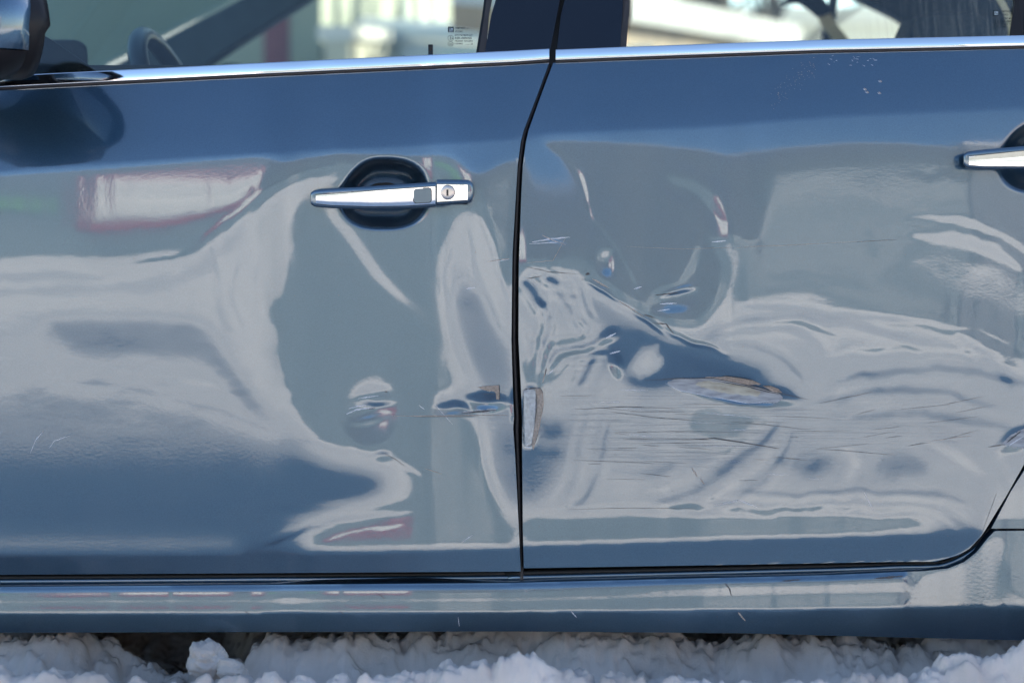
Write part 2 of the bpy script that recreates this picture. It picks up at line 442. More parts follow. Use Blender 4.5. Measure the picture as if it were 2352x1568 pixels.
# --- the trodden snow beside and under the car
def snow_patch():
    xs = np.concatenate([np.linspace(-2.6, -0.95, 70)[:-1], np.linspace(-0.95, 0.95, 520), np.linspace(0.95, 2.6, 70)[1:]])
    ys = np.concatenate([np.linspace(-1.3, -0.4, 60)[:-1], np.linspace(-0.4, 0.62, 300), np.linspace(0.62, 2.2, 60)[1:]])
    X, Y = np.meshgrid(xs, ys)
    PX = X / (K * (D + Y) / D) + 1176            # drawing unit seen at this spot
    def zpix(py, y):
        t = (D + y) / D
        return ZC + (Z0 - (py - 784) * K - ZC) * t
    # two rows of lumps: one in front of the sill, one further under the car
    fx = [-600, 0, 130, 190, 250, 300, 360, 420, 480, 560, 700, 860, 1000, 1150, 1230, 1300, 1420, 1560, 1700, 1820, 1950, 2080, 2180, 2280, 2352, 2900]
    fy = [1540, 1528, 1530, 1545, 1552, 1562, 1575, 1572, 1570, 1545, 1552, 1560, 1548, 1500, 1508, 1540, 1556, 1560, 1565, 1555, 1555, 1545, 1525, 1500, 1490, 1480]
    bx = [-600, 0, 110, 200, 270, 300, 340, 400, 520, 640, 760, 900, 1020, 1180, 1330, 1440, 1520, 1580, 1660, 1780, 1860, 1960, 2060, 2200, 2352, 2900]
    by = [1470, 1472, 1464, 1474, 1500, 1535, 1560, 1556, 1520, 1470, 1462, 1470, 1468, 1450, 1448, 1462, 1455, 1478, 1492, 1462, 1466, 1472, 1496, 1482, 1474, 1470]
    zf = zpix(np.interp(PX, fx, fy), -0.19); zb = zpix(np.interp(PX, bx, by), 0.02)
    n1 = fbm(X * 7 + 3, Y * 7, 4, 11); n2 = fbm(X * 22, Y * 22 + 5, 4, 21, 0.6, 'billow'); n3 = fbm(X * 75, Y * 75, 3, 31, 0.6, 'billow')
    gf = np.exp(-((Y + 0.21 + 0.03 * n1) / 0.085) ** 2); gb = np.exp(-((Y - 0.03 - 0.05 * n1) / 0.10) ** 2)
    base = 0.035 + 0.02 * n1
    Z = base + np.maximum(gf * (zf - base), gb * (zb - base))
    rough = np.clip(0.75 + gf + gb, 0, 1)
    Z = Z + (n2 * 0.021 + n3 * 0.004) * rough
    Z += 0.05 * np.interp(PX, [150, 260, 480, 600], [1, -.6, -.6, 1]) * np.exp(-((Y - 0.48) / 0.16) ** 2) * (0.6 + fbm(X * 5, Y * 5, 3, 77))
    fade = np.clip((2.55 - np.abs(X)) / 0.8, 0, 1) * np.clip((Y + 1.28) / 0.5, 0, 1) * np.clip((2.1 - Y) / 0.5, 0, 1)
    Z = Z * fade - 0.03 * (1 - fade)
    h, w_ = X.shape
    V = np.stack([X, Y, Z], -1).reshape(-1, 3)
    i = np.arange(h * w_).reshape(h, w_)
    F = np.stack([i[:-1, :-1], i[:-1, 1:], i[1:, 1:], i[1:, :-1]], -1).reshape(-1, 4)
    return mesh_np("snow", V, F)
o = link("snow", snow_patch(), M_snow, smooth=True)
tag(o, kind='structure')

def snow_block(name, c, r, seed, label):
    bm = bmesh.new()
    bmesh.ops.create_icosphere(bm, subdivisions=5, radius=1)
    co = np.array([v.co[:] for v in bm.verts])
    q = np.sign(co) * np.abs(co) ** 0.62
    q /= np.maximum(np.linalg.norm(q, axis=1, keepdims=True) ** 0.45, 0.3)
    d = fbm(q[:, 0] * 1.6 + q[:, 2] * 2.3 + seed, q[:, 1] * 1.6 + 5 + q[:, 2], 4, seed, 0.55) * 0.30 \
        + fbm(q[:, 0] * 6 + q[:, 2] * 5, q[:, 1] * 6 + q[:, 2] * 3, 3, seed + 9, 0.6, 'billow') * 0.06
    q = q * (1 + d[:, None])
    for v, p in zip(bm.verts, q): v.co = (p[0] * r[0], p[1] * r[1], p[2] * r[2])
    me = bpy.data.meshes.new(name); bm.to_mesh(me); bm.free()
    o = link(name, me, M_snow, smooth=True)
    o.location = c
    o.rotation_euler = (0.1 * seed, -0.2, 0.5 * seed)
    return tag(o, label, "snow lump", "loose lumps of snow below the sill")
snow_block("snow_lump", at(475, 1512, -0.10), (0.029, 0.026, 0.020), 3, "square white snow lump standing alone in the dark hollow below the front door")
snow_block("snow_lump", at(535, 1542, -0.14), (0.020, 0.020, 0.014), 5, "small round snow crumb just right of the square lump below the sill")

# --- across the street: what the paint and the chrome mirror
def snow_bank():
    xs = np.linspace(-75, 75, 620); t = np.linspace(0, 1, 40)
    X, T = np.meshgrid(xs, t)
    Y = -21.2 + 4.4 * T
    prof = np.sin(np.pi * np.clip(T, 0, 1)) ** 0.8
    Hh = 0.55 + 0.40 * fbm(X * 0.16, X * 0 + 2, 3, 41)
    Z = prof * Hh + prof * (0.20 * fbm(X * 0.7, Y * 0.9, 2, 51, 0.5)) - 0.02
    h, w_ = X.shape
    i = np.arange(h * w_).reshape(h, w_)
    F = np.stack([i[:-1, :-1], i[:-1, 1:], i[1:, 1:], i[1:, :-1]], -1).reshape(-1, 4)
    return mesh_np("snow_bank", np.stack([X, Y, Z], -1).reshape(-1, 3), F)
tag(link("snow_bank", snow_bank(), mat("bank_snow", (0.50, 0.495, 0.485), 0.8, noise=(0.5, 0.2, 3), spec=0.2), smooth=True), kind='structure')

M_wall = mat("render_greygreen", (0.122, 0.148, 0.156), 0.8, noise=(0.35, 0.18, 5))
M_wall_b = mat("cladding_grey", (0.15, 0.16, 0.17), 0.8, noise=(0.5, 0.15, 4))
M_white = mat("white_panel", (0.84, 0.83, 0.79), 0.6, noise=(2, 0.08, 3))
M_red = mat("sign_red", (0.27, 0.05, 0.055), 0.5)
M_green = mat("sign_green", (0.13, 0.24, 0.12), 0.5)
M_dark = mat("dark_opening", (0.03, 0.035, 0.04), 0.3)
M_cont = mat("container_red", (0.33, 0.055, 0.04), 0.55, noise=(1.5, 0.2, 5))
M_orange = mat("orange_paint", (0.62, 0.24, 0.06), 0.6)

shop = empty("shop_building", (-9, -24, 0), "long grey-green shop hall mirrored in the front door, red framed sign on it", "building")
MB().box(-34, 4.3, -34, -23.5, 0, 7.2).build("wall", M_wall, shop)
MB().box(4.3, 9, -34, -23.5, 0, 7.2).build("annex_wall", mat("annex_render", (0.138, 0.163, 0.170), 0.8, noise=(0.5, 0.15, 4)), shop)
MB().box(-34.3, 9.3, -34.3, -23.3, 7.2, 7.4).build("roof", mat("roof_sheet", (0.26, 0.27, 0.27), 0.7), shop)
for x in (-31, -25, -19):
    wd = MB().box(x, x + 1.7, -23.49, -23.40, 1.5, 3.3).build("window", M_white, shop)
    MB().box(x + 0.12, x + 1.58, -23.40, -23.37, 1.62, 3.18).build("pane", M_dark, wd)
M_band = mat("pale_band", (0.42, 0.43, 0.43), 0.7)
MB().box(-3.4, 8.97, -23.49, -23.44, 3.3, 7.18).build('upper_cladding', mat('dark_cladding', (0.085, 0.095, 0.095), 0.7), shop)
for z, h_ in ((2.75, .22), (1.9, .14)):
    MB().box(4.4, 8.95, -23.49, -23.42, z, z + h_).build("wall_band", M_band, shop)
sg = MB().box(-7.4, -3.9, -23.48, -23.25, 2.5, 6.3).build("sign_board", M_red, shop)
MB().box(-7.15, -4.15, -23.25, -23.22, 2.95, 6.0).build('sign_face', mat('sign_face_grey', (0.10, 0.125, 0.14), 0.6), shop)
stripes = MB()
for r, (za, zb, n_) in enumerate(((4.75, 5.75, 10), (3.2, 4.45, 10))):
    for i in range(n_):
        x = -7.0 + i * 0.285
        stripes.box(x, x + 0.14, -23.22, -23.18, za, zb)
    stripes.box(-7.0, -4.2, -23.22, -23.185, zb + .01, zb + 0.2)
stripes.build("sign_stripe", M_white, sg)["kind"] = "stuff"
MB().box(-11.5, -8.6, -23.48, -23.3, 3.6, 4.6).build("fascia_band", M_green, shop)

ware = empty("warehouse", (20, -25, 0), "grey warehouse with white doors mirrored in the rear door", "building")
MB().box(9.6, 40, -36, -24.4, 0, 8.4).build("wall", M_wall_b, ware)
MB().box(9.5, 40.4, -36.4, -24.2, 8.4, 8.65).build("roof", M_snow_far, ware)
for x, z0, z1, ww in ((22.0, 0, 3.0, 3.4), (30.0, 0, 3.2, 3.6)):
    MB().box(x, x + ww, -24.38, -24.25, z0, z1).build("door", M_band, ware)
for x in (13.0, 22.5, 31.0):
    MB().box(x, x + 2.2, -24.38, -24.28, 5.0, 6.3).build("window", M_band, ware)

cont = empty("shipping_container", (19, -22.6, 0), "red corrugated shipping container mirrored in the rear door handle", "container")
mb = MB()
for i in range(40):
    x = 14.4 + i * 0.3
    mb.box(x, x + 0.16, -22.32, -22.25, 0.2, 2.45)
mb.build("corrugation", M_cont, cont)["kind"] = "stuff"
MB().box(14.3, 26.4, -24.0, -22.32, 0.15, 2.6).build("body", M_cont, cont)
MB().box(26.4, 26.5, -24.0, -22.32, 0.15, 2.6).build("door", M_orange, cont)

# --- beyond the car, seen blurred through the windows
M_pale = mat("pale_green_wall", (0.92, 0.92, 0.74), 0.8, noise=(0.8, 0.06, 4))
M_grey_wall = mat("grey_green_wall", (0.36, 0.44, 0.40), 0.8, noise=(0.8, 0.1, 4))
M_brick = mat("maroon_brick", (0.13, 0.045, 0.05), 0.8, noise=(6, 0.25, 3))
M_tan = mat("tan_plaster", (0.62, 0.40, 0.26), 0.8)
M_lightblue = mat("pale_blue_sheet", (0.52, 0.62, 0.66), 0.6)
M_brown = mat("brown_timber", (0.30, 0.22, 0.14), 0.8, noise=(3, 0.2, 3))
M_bark = mat("bark", (0.07, 0.065, 0.06), 0.9, noise=(6, 0.3, 4))
M_cream = mat("cream_render", (0.66, 0.66, 0.58), 0.8, noise=(1, 0.06, 3))
def bx(px, y): return (px - 1176) * K * (D + y) / D
def bz(py, y): return at(0, py, y).z

gh = empty("grey_house", (bx(250, 13), 13, 0), "grey-green house seen through windscreen behind the steering wheel", "house")
MB().box(bx(-900, 13), bx(604, 13), 13, 19, 0, 5.2).build("wall", M_grey_wall, gh)
MB().box(bx(-930, 13), bx(640, 13), 12.6, 19.4, 5.2, 5.5).build("roof", M_snow_far, gh)
for p0, p1 in ((120, 160), (185, 240), (275, 300), (-80, -20)):
    wd = MB().box(bx(p0, 13), bx(p1, 13), 12.93, 13.0, bz(38, 13), bz(-60, 13)).build("window", M_int_dark, gh)
    MB().box(bx(p0, 13) - .04, bx(p1, 13) + .04, 12.90, 12.96, bz(42, 13), bz(36, 13)).build("sill", M_pale, wd)
bp_ = empty("brick_pillar", (bx(635, 11), 11, 0), "dark maroon brick pillar seen through the front side window", "pillar")
MB().box(bx(606, 11), bx(664, 11), 11, 11.5, 0, 4.0).build("shaft", M_brick, bp_)
MB().box(bx(600, 11), bx(670, 11), 10.95, 11.55, 4.0, 4.12).build("cap", M_snow_far, bp_)
tag(MB().box(bx(665, 11), bx(690, 11), 11.05, 11.4, 0, 3.9).build("timber_post", M_tan), "tan timber post standing against the maroon pillar", "post")
tag(MB().box(bx(692, 11), bx(738, 11), 11.2, 11.4, 0, 3.8).build("metal_sheet", M_lightblue), "pale blue metal sheet right of the tan post", "metal sheet")
# its long side runs away from the viewer and catches the sun
PA = Vector((bx(737, 11), 11, 0)); PB = Vector((bx(1140, 34), 34, 0)); PN = Vector(((PB - PA).y, -(PB - PA).x, 0)).normalized()
ph = empty("pale_house", PA, "pale green house wall running away behind the front side window", "house")
M_lit_wall = mat("pale_green_side", (0.185, 0.215, 0.165), 0.8, noise=(0.7, 0.12, 5))
def slab(name, A, B, z0, z1, t0, t1, m, parent, dz=0.0):
    """upright slab between ground points A and B, from t0 to t1 along the wall's outward normal; dz lifts the far end"""
    q = []
    for t in (t0, t1):
        q.append([A + PN * t + Vector((0, 0, z0)), B + PN * t + Vector((0, 0, z0)), B + PN * t + Vector((0, 0, z1 + dz)), A + PN * t + Vector((0, 0, z1))])
    return MB().hexa(q[0], q[1]).build(name, m, parent)
slab("wall", PA, PB, 0, 6.5, -6, 0, M_lit_wall, ph)
slab("roof", PA, PB, 6.5, 6.8, -6.3, .3, M_snow_far, ph)
for t in (.22, .30, .38, .62):
    p = PA.lerp(PB, t); q_ = PA.lerp(PB, t + .035)
    w_f = slab("window", p, q_, 2.0, 3.6, .01, .05, mat("window_frame", (0.45, 0.45, 0.40), 0.6), ph)
    slab("pane", p.lerp(q_, .12), p.lerp(q_, .88), 2.1, 3.5, .05, .06, M_grey_wall, w_f)
ww = empty("garden_wall", PA, "low white garden wall under a snow cap in the front side window", "wall")
ww["kind"] = "thing"
_a = Vector((bx(745, 10), 10, 0)) + PN * .1; _b = Vector((bx(1138, 30), 30, 0)) + PN * .25
slab("wall", _a, _b, 0, bz(92, 10), -.1, .1, mat("old_whitewash", (0.36, 0.35, 0.27), 0.8, noise=(2, 0.25, 4)), ww, bz(112, 30) - bz(92, 10))
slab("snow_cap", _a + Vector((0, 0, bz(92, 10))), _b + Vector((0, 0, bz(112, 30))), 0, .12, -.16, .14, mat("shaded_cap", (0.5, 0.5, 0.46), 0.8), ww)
def roofed_shed(name, pa, pb, y0, y1, ya, yb, label, thick, wallm):
    """low shed whose snowy eave runs away from the viewer: eave from (pa, ya, y0) to (pb, yb, y1)"""
    A = Vector((bx(pa, y0), y0, bz(ya, y0))); B = Vector((bx(pb, y1), y1, bz(yb, y1)))
    s = empty(name, ((A.x + B.x) / 2, (A.y + B.y) / 2, 0), label, "shed")
    up = Vector((0, 0, thick)); back = Vector((-(B - A).y, (B - A).x, 0)).normalized() * 1.3 + Vector((0, 0, 0.16))
    MB().hexa([A, B, B + up, A + up], [A + back, B + back, B + back + up, A + back + up]).build("snow_cover", mat("packed_roof_snow", (0.44, 0.45, 0.44), 0.8, noise=(2, 0.15, 4)), s)
    d = Vector((0, 0, 0.22)); ins = back.normalized() * 0.06
    MB().hexa([A + ins - d, B + ins - d, B + ins, A + ins], [A + back - d, B + back - d, B + back, A + back]).build("fascia", M_brown, s)
    ins = ins * 4
    gA = Vector((A.x, A.y, 0)) + Vector((ins.x, ins.y, 0)); gB = Vector((B.x, B.y, 0)) + Vector((ins.x, ins.y, 0))
    bk = Vector((back.x, back.y, 0)) * 0.9
    uA = Vector((gA.x, gA.y, A.z - 0.22)); uB = Vector((gB.x, gB.y, B.z - 0.22))
    MB().hexa([gA, gB, uB, uA], [gA + bk, gB + bk, uB + bk, uA + bk]).build("wall", wallm, s)
    for k in (0.12, 0.38, 0.62, 0.9):
        p = gA.lerp(gB, k) - ins * 1.2; p.z = 0
        MB().box(p.x - .09, p.x + .09, p.y - .09, p.y + .09, 0, A.z + (B.z - A.z) * k - 0.2).build("post", M_cream, s)
    return s
ww = empty("garden_wall", (bx(1000, 13), 13, 0), "low white garden wall under a snow cap in the front side window", "wall")
_A = [Vector((bx(742, 13), 13.0, 0)), Vector((bx(1330, 13), 13.0, 0)), Vector((bx(1330, 13), 13.0, bz(112, 13))), Vector((bx(742, 13), 13.0, bz(84, 13)))]
MB().hexa(_A, [p + Vector((0, .35, 0)) for p in _A]).build("wall", M_white, ww)
_B = [_A[3] + Vector((-.05, -.08, 0)), _A[2] + Vector((.05, -.08, 0)), _A[2] + Vector((.05, -.08, .12)), _A[3] + Vector((-.05, -.08, .16))]
MB().hexa(_B, [p + Vector((0, .55, .12)) for p in _B]).build("snow_cap", M_snow_far, ww, bevel=.04)
roofed_shed("snowy_shed", 1380, 1840, 9.0, 15.0, 38, 112, "low brown shed under thick snow in the rear side window", 0.26, M_grey_wall)
wb = empty("white_house", (bx(2000, 20), 20, 0), "far white house wall seen through the rear side window", "house")
MB().box(bx(1700, 24), bx(2700, 24), 24, 30, 0, 3.3).build("wall", M_white, wb)
MB().box(bx(1690, 24), bx(2710, 24), 23.6, 30.4, 3.3, 3.6).build("roof", M_snow_far, wb)

# unseen block added on the sunny side to shade the near lane
blk = empty("shade_block", (20, 20, 0), "unseen plain block added behind the parked car to shade the near lane", "building")
MB().box(10.5, 48, 16, 20, 0, 12.7).build("wall", M_cream, blk)
MB().box(10.3, 48.2, 15.8, 20.2, 12.7, 13.0).build("roof", M_snow_far, blk)
for _i in range(8):
    for _j in range(4):
        _x = 12 + _i * 4.4; _z = 1.2 + _j * 2.9
        _w = MB().box(_x, _x + 1.6, 15.93, 16.0, _z, _z + 1.5).build("window", M_white, blk)
        MB().box(_x + .1, _x + 1.5, 15.90, 15.93, _z + .1, _z + 1.4).build("pane", M_int_dark, _w)

def tree(name, px, y, h, seed, label):
    rnd = random.Random(seed)
    t = empty(name, (bx(px, y), y, 0), label, "tree", "bare trees behind the car")
    base = Vector((bx(px, y), y, 0))
    MB().tube([base, base + Vector((.05, 0, h * .3)), base + Vector((-.05, .1, h * .6)), base + Vector((0, 0, h))], [.22, .18, .12, .05], 8).build("trunk", M_bark, t, True)
    m = MB()
    def br(p, d, ln, r, lv):
        q = p + d * ln * .5 + Vector((rnd.uniform(-.1, .1), rnd.uniform(-.1, .1), .05)) * ln; e = p + d * ln + Vector((0, 0, .1)) * ln
        m.tube([p, q, e], [r, r * .75, r * .4], 5, False)
        if lv > 0:
            for _ in range(4):
                dd = (d + Vector((rnd.uniform(-.9, .9), rnd.uniform(-.9, .9), rnd.uniform(-.1, .8)))).normalized()
                br(p.lerp(e, rnd.uniform(.35, 1)), dd, ln * .6, r * .5, lv - 1)
    for k in range(11):
        a = rnd.uniform(0, 6.28); z = h * rnd.uniform(.22, .95)
        br(base + Vector((0, 0, z)), Vector((math.cos(a), math.sin(a), rnd.uniform(.3, .9))).normalized(), (h - z) * .45 + .5, .075, 2)
    m.build("crown", M_bark, t)["kind"] = "stuff"
tree("bare_tree", 1590, 16.5, 7.5, 3, "bare dark tree right above the snowy shed roof, leftmost of the trees")
tree("bare_tree", 1665, 17, 5.5, 8, "bare tree whose trunk ends at the snowy shed's right slope")
tree("bare_tree", 1780, 22, 7.0, 12, "bare thin tree before the far white house, rightmost of the trees")

# ================================================================== THE CAR: shape of the dented side
STEP = 3.0
GX0, GX1, GY0, GY1 = -420.0, 2760.0, 90.0, 1482.0
gx = np.arange(GX0, GX1 + 1, STEP); gy = np.arange(GY0, GY1 + 1, STEP)
PX, PY = np.meshgrid(gx, gy)

def crease(x): return np.interp(x, [-420, 80, 500, 850, 1175, 1211, 1626, 1926, 2351, 2760], [432, 388, 360, 340, 320, 308, 290, 265, 247, 230])
def crease_low(x): return np.interp(x, [-420, 0, 560, 1000, 1196, 1206, 1700, 2200, 2300, 2760], [1274, 1273, 1272, 1264, 1257, 1252, 1237, 1222, 1218, 1200])
def rock_top(x): return np.interp(x, [-420, 0, 1176, 1205, 1900, 2058, 2120, 2177, 2215, 2243, 2270, 2285, 2760], [1348, 1347, 1338, 1337, 1320, 1313, 1311, 1305, 1290, 1268, 1234, 1219, 1213])
def rock_bot(x): return np.interp(x, [-420, 0, 1176, 1700, 2000, 2352, 2760], [1453, 1452, 1449, 1453, 1461, 1470, 1478])
def rock_edge(x): return np.interp(x, [-420, 0, 600, 1176, 1800, 2100, 2352, 2760], [1404, 1403, 1403, 1401, 1395, 1391, 1392, 1395])

# What each patch of the panel is tilted to mirror:  2.5 low sky, 2 roof line, 1 building, 0.5 bank top,
# 0 sunlit snow, -0.5 its near edge, -1 the shaded road, -3 the ground at the sill.
LV = [-4.0, -3.0, -2.0, -1.5, -1.0, -0.5, 0.0, 0.4, 0.55, 1.0, 2.0, 2.6, 3.6, 4.2]
LD = [0.18, 0.35, 0.9, 2.0, 4.3, 7.3, 11.0, 16.5, 19.5, 23.5, 23.5, 23.5, 23.5, 23.5]
LZ = [0, 0, 0, 0, 0, 0, 0, 0.1, 1.0, 2.2, 7.2, 11.0, 26.0, 42.0]

P = []      # (value or (y0, v0, y1, v1), polygon)
def pg(v, *pts): P.append((v, pts))
# ---- front door
pg((400, 1.85, 572, .72), (-420,445),(0,404),(300,382),(600,358),(640,368),(600,398),(480,478),(380,540),(300,566),(150,570),(0,572),(-420,590))
pg(2.5, (660,352),(850,344),(1190,323),(1190,352),(1139,372),(1112,392),(1088,394),(1068,368),(1030,348),(957,353),(852,346),(775,342),(700,356))
pg(1.2, (700,380),(775,362),(852,368),(957,378),(1025,372),(1050,392),(1068,418),(1112,420),(1150,398),(1192,384),(1186,640),(1160,640),(1152,600),(1150,570),(1122,490),(1105,440),(1040,425),(990,405),(930,394),(860,378),(800,378),(740,388))
pg((420, .36, 900, .05), (350,602),(470,585),(560,525),(640,445),(720,398),(790,388),(770,412),(700,438),(672,480),(655,540),(660,600),(645,650),(612,705),(600,748),(628,765),(625,830),(640,895),(662,945),(640,935),(590,885),(545,830),(520,772),(480,730),(350,718),(0,700),(-420,700),(-420,612),(0,606),(200,602))
pg(-1.02, (110,745),(300,738),(440,748),(490,790),(540,860),(570,910),(640,985),(690,1012),(650,1000),(590,962),(545,915),(530,870),(500,850),(470,815),(330,812),(170,800),(150,770))
pg(-.42, (-420,780),(-420,890),(0,888),(150,885),(300,908),(450,945),(560,976),(660,1000),(720,1018),(640,985),(588,958),(540,918),(520,875),(470,836),(400,832),(300,826),(170,816),(130,800),(0,790))
pg((930, -.85, 1170, -1.5), (-420,925),(0,915),(150,915),(300,942),(450,985),(600,1030),(750,1072),(850,1096),(880,1112),(850,1132),(700,1162),(600,1192),(540,1215),(0,1190),(-420,1190))
pg((1190, -1.45, 1265, -1.12), (-420,1190),(0,1190),(480,1217),(540,1230),(556,1262),(450,1266),(0,1267),(-420,1268))
pg(.95, (692,478),(735,494),(800,572),(850,642),(900,682),(948,712),(972,748),(985,795),(1000,850),(1040,900),(1010,930),(1075,965),(1090,1020),(1105,1100),(1145,1195),(1175,1245),(760,1252),(700,1248),(800,1215),(900,1188),(990,1165),(995,1085),(940,1042),(880,1015),(740,1000),(712,960),(690,920),(672,860),(668,752),(652,738),(690,690),(710,640),(712,600),(702,560),(694,510))
pg(.2, (745,482),(790,502),(830,557),(875,627),(930,682),(965,712),(985,748),(962,722),(905,688),(855,640),(805,568))
pg(1.0, (805,490),(960,528),(1020,502),(1035,505),(998,580),(990,650),(998,750),(1008,800),(988,765),(978,715),(938,670),(888,615),(845,548))
pg(0.0, (1055,500),(1075,500),(1045,560),(1035,620),(1030,700),(1045,780),(1070,850),(1095,885),(1085,890),(1055,850),(1030,780),(1018,700),(1016,600),(1032,540))
pg(-1.05, (1058,655),(1075,645),(1110,705),(1150,785),(1172,825),(1176,878),(1110,876),(1088,830),(1060,760),(1050,700))
pg(0.0, (1082,500),(1100,500),(1125,560),(1143,640),(1163,692),(1173,720),(1174,785),(1150,745),(1110,672),(1082,612),(1062,620),(1066,560))
pg(-.6, (1000,905),(1060,900),(1090,905),(1100,940),(1060,945),(1010,940))
pg(-.9, (1100,905),(1175,900),(1178,965),(1110,950))
pg(0.0, (1100,978),(1112,975),(1118,1050),(1138,1130),(1163,1170),(1185,1192),(1183,1203),(1155,1180),(1127,1130),(1107,1050))
pg(-1.1, (1132,985),(1178,985),(1183,1100),(1186,1165),(1167,1148),(1147,1108),(1133,1050))
# ---- rear door
pg((250, 2.6, 335, 2.25), (1240,314),(1626,297),(1926,272),(2400,252),(2760,238),(2760,325),(2352,328),(2250,325),(2100,324),(1900,316),(1750,318),(1690,342),(1560,328),(1400,318),(1260,316))
pg((320, 1.85, 640, 1.45), (1245,323),(1400,330),(1560,350),(1690,380),(1738,480),(1735,555),(1700,540),(1680,530),(1640,538),(1560,545),(1510,600),(1485,680),(1490,712),(1440,678),(1402,640),(1420,600),(1402,540),(1377,480),(1347,410),(1302,357))
pg((325, 2.35, 540, 1.75), (1204,325),(1232,325),(1286,364),(1320,410),(1350,480),(1365,540),(1300,545),(1200,540))
pg(1.4, (1200,560),(1378,575),(1400,612),(1395,640),(1370,618),(1330,608),(1200,598))
pg((380, 1.22, 650, .85), (1760,392),(2050,367),(2250,382),(2352,402),(2760,422),(2760,640),(2400,620),(2352,540),(2250,470),(2150,465),(2060,555),(1960,640),(1900,650),(1780,652),(1712,678),(1696,695),(1705,640),(1708,590),(1700,560),(1752,560))
pg(1.4, (1505,640),(1560,605),(1648,572),(1664,602),(1658,678),(1636,712),(1600,742),(1560,738),(1505,718))
pg(.2, (1655,548),(1680,548),(1690,610),(1678,680),(1650,725),(1618,756),(1640,715),(1665,670),(1672,610))
pg(.95, (1890,655),(1960,656),(2090,692),(2200,724),(2320,772),(2760,830),(2760,870),(2310,806),(2180,748),(2050,708),(1930,682))
pg(.5, (2095,580),(2180,572),(2280,606),(2360,664),(2760,750),(2760,790),(2340,728),(2200,676),(2100,634))
pg(.6, (2160,480),(2250,495),(2352,565),(2352,592),(2240,522))
pg((690, .2, 900, -.35), (1652,766),(1720,705),(1800,694),(1900,706),(2050,742),(2200,795),(2352,885),(2760,900),(2760,1000),(2352,980),(2200,905),(2000,935),(1900,912),(1830,872),(1720,808),(1652,778))
pg((890, -.28, 1180, -.42), (1310,905),(1420,894),(1530,905),(1580,945),(1572,985),(1640,1022),(1710,1015),(1772,950),(1880,938),(2100,962),(2352,1000),(2760,1010),(2760,1190),(2352,1185),(2200,1190),(1900,1165),(1700,1178),(1400,1172),(1245,1182),(1265,1150),(1305,1080),(1325,1000))
pg((672, -.78, 912, -2.0), (1347,672),(1390,696),(1440,732),(1490,766),(1560,796),(1640,820),(1700,855),(1780,900),(1835,917),(1780,906),(1700,884),(1560,868),(1445,874),(1425,850),(1405,800),(1388,755),(1364,705))
pg(.0, (1432,862),(1482,795),(1528,832),(1500,857))
pg(.08, (1206,617),(1330,632),(1338,664),(1348,704),(1370,752),(1374,780),(1340,800),(1285,822),(1255,880),(1238,880),(1238,840),(1206,800))
pg(.95, (1210,820),(1236,818),(1240,850),(1228,885),(1214,868))
pg(-1.0, (1262,690),(1285,700),(1310,745),(1300,762),(1280,742))
pg(-1.1, (1206,1045),(1240,1035),(1278,965),(1288,1000),(1283,1060),(1258,1108),(1215,1148),(1206,1148))
pg(.9, (1592,947),(1758,952),(1702,1008),(1642,1012),(1584,984))
pg(-.95, *[(1850 + 66 * math.cos(t * .3142), 1065 + 36 * math.sin(t * .3142)) for t in range(20)])
pg(-.95, *[(2075 + 66 * math.cos(t * .3142), 1070 + 28 * math.sin(t * .3142)) for t in range(20)])
pg(.95, (1210,1197),(1500,1193),(1800,1188),(2100,1193),(2145,1206),(2000,1222),(1700,1229),(1210,1243))
# ---- rear wing ahead of the wheel
pg(.25, (2300,1130),(2360,1120),(2420,1205),(2300,1205))
pg(1.0, (2330,1235),(2760,1230),(2760,1375),(2360,1375),(2310,1330))
pg(.15, (2120,1325),(2200,1300),(2262,1240),(2300,1232),(2290,1330),(2310,1360),(2270,1385),(2080,1385),(2150,1360),(2120,1345))

Lm = np.zeros_like(PX); Mm = np.zeros_like(PX)
for v, poly in P:
    k = inpoly(PX, PY, poly)
    Lm[k] = v if not isinstance(v, tuple) else np.interp(PY[k], [v[0], v[2]], [v[1], v[3]])
    Mm[k] = 1
yc = crease(PX); yl = crease_low(PX); rt = rock_top(PX); rb = rock_bot(PX); re = rock_edge(PX)
k = PY < yc - 3
Lm[k] = np.interp((yc - PY)[k], [0, 60, 220], [3.15, 3.5, 3.9]); Mm[k] = 1
k = (PY > yl + 3) & (PY < rt - 22)
Lm[k] = np.interp(PX[k], [0, 1300], [-2.7, -1.7]); Mm[k] = 1
k = (PY >= rt - 22) & (PY < rt)
Lm[k] = 1.0; Mm[k] = 1
vv = (PY - rt) / np.maximum(re - rt, 1)
k = (vv >= 0) & (vv < 1) & (PX < 2080)
right = np.clip((PX - 1250) / 500, 0, 1)
prof_l = np.interp(vv, [0, .12, .2, .35, .5, .56, .64, .8, .95, 1], [3.4, 2.9, 2.0, .85, .7, .2, .35, .75, .9, .5])
prof_r = np.interp(vv, [0, .12, .2, .3, .42, .56, .66, .8, .95, 1], [3.4, 2.9, 1.4, .2, .0, .2, .9, 1.0, .9, .4])
Lm[k] = (prof_l * (1 - right) + prof_r * right)[k]; Mm[k] = 1
k = (PY > re + 4)
Lm[k] = np.interp((PY - re)[k], [0, 20, 70], [-1.9, -2.3, -2.9]); Mm[k] = 1
Lf = pushpull(Lm, Mm)
# relax the filled cells, keep the painted ones
for r_ in (6, 3, 2):
    for _ in range(5):
        Lf = np.where(Mm > 0, Lm, blur(Lf, r_, 1))
soft = blur(Lf, 2, 2)
wide = blur(Lf, 4, 2)
body = (PY > yc + 14) & (PY < yl - 12)
bw = blur(body.astype(float), 4, 2)
Lf = wide * bw + blur(Lf, 1, 1) * (1 - bw)
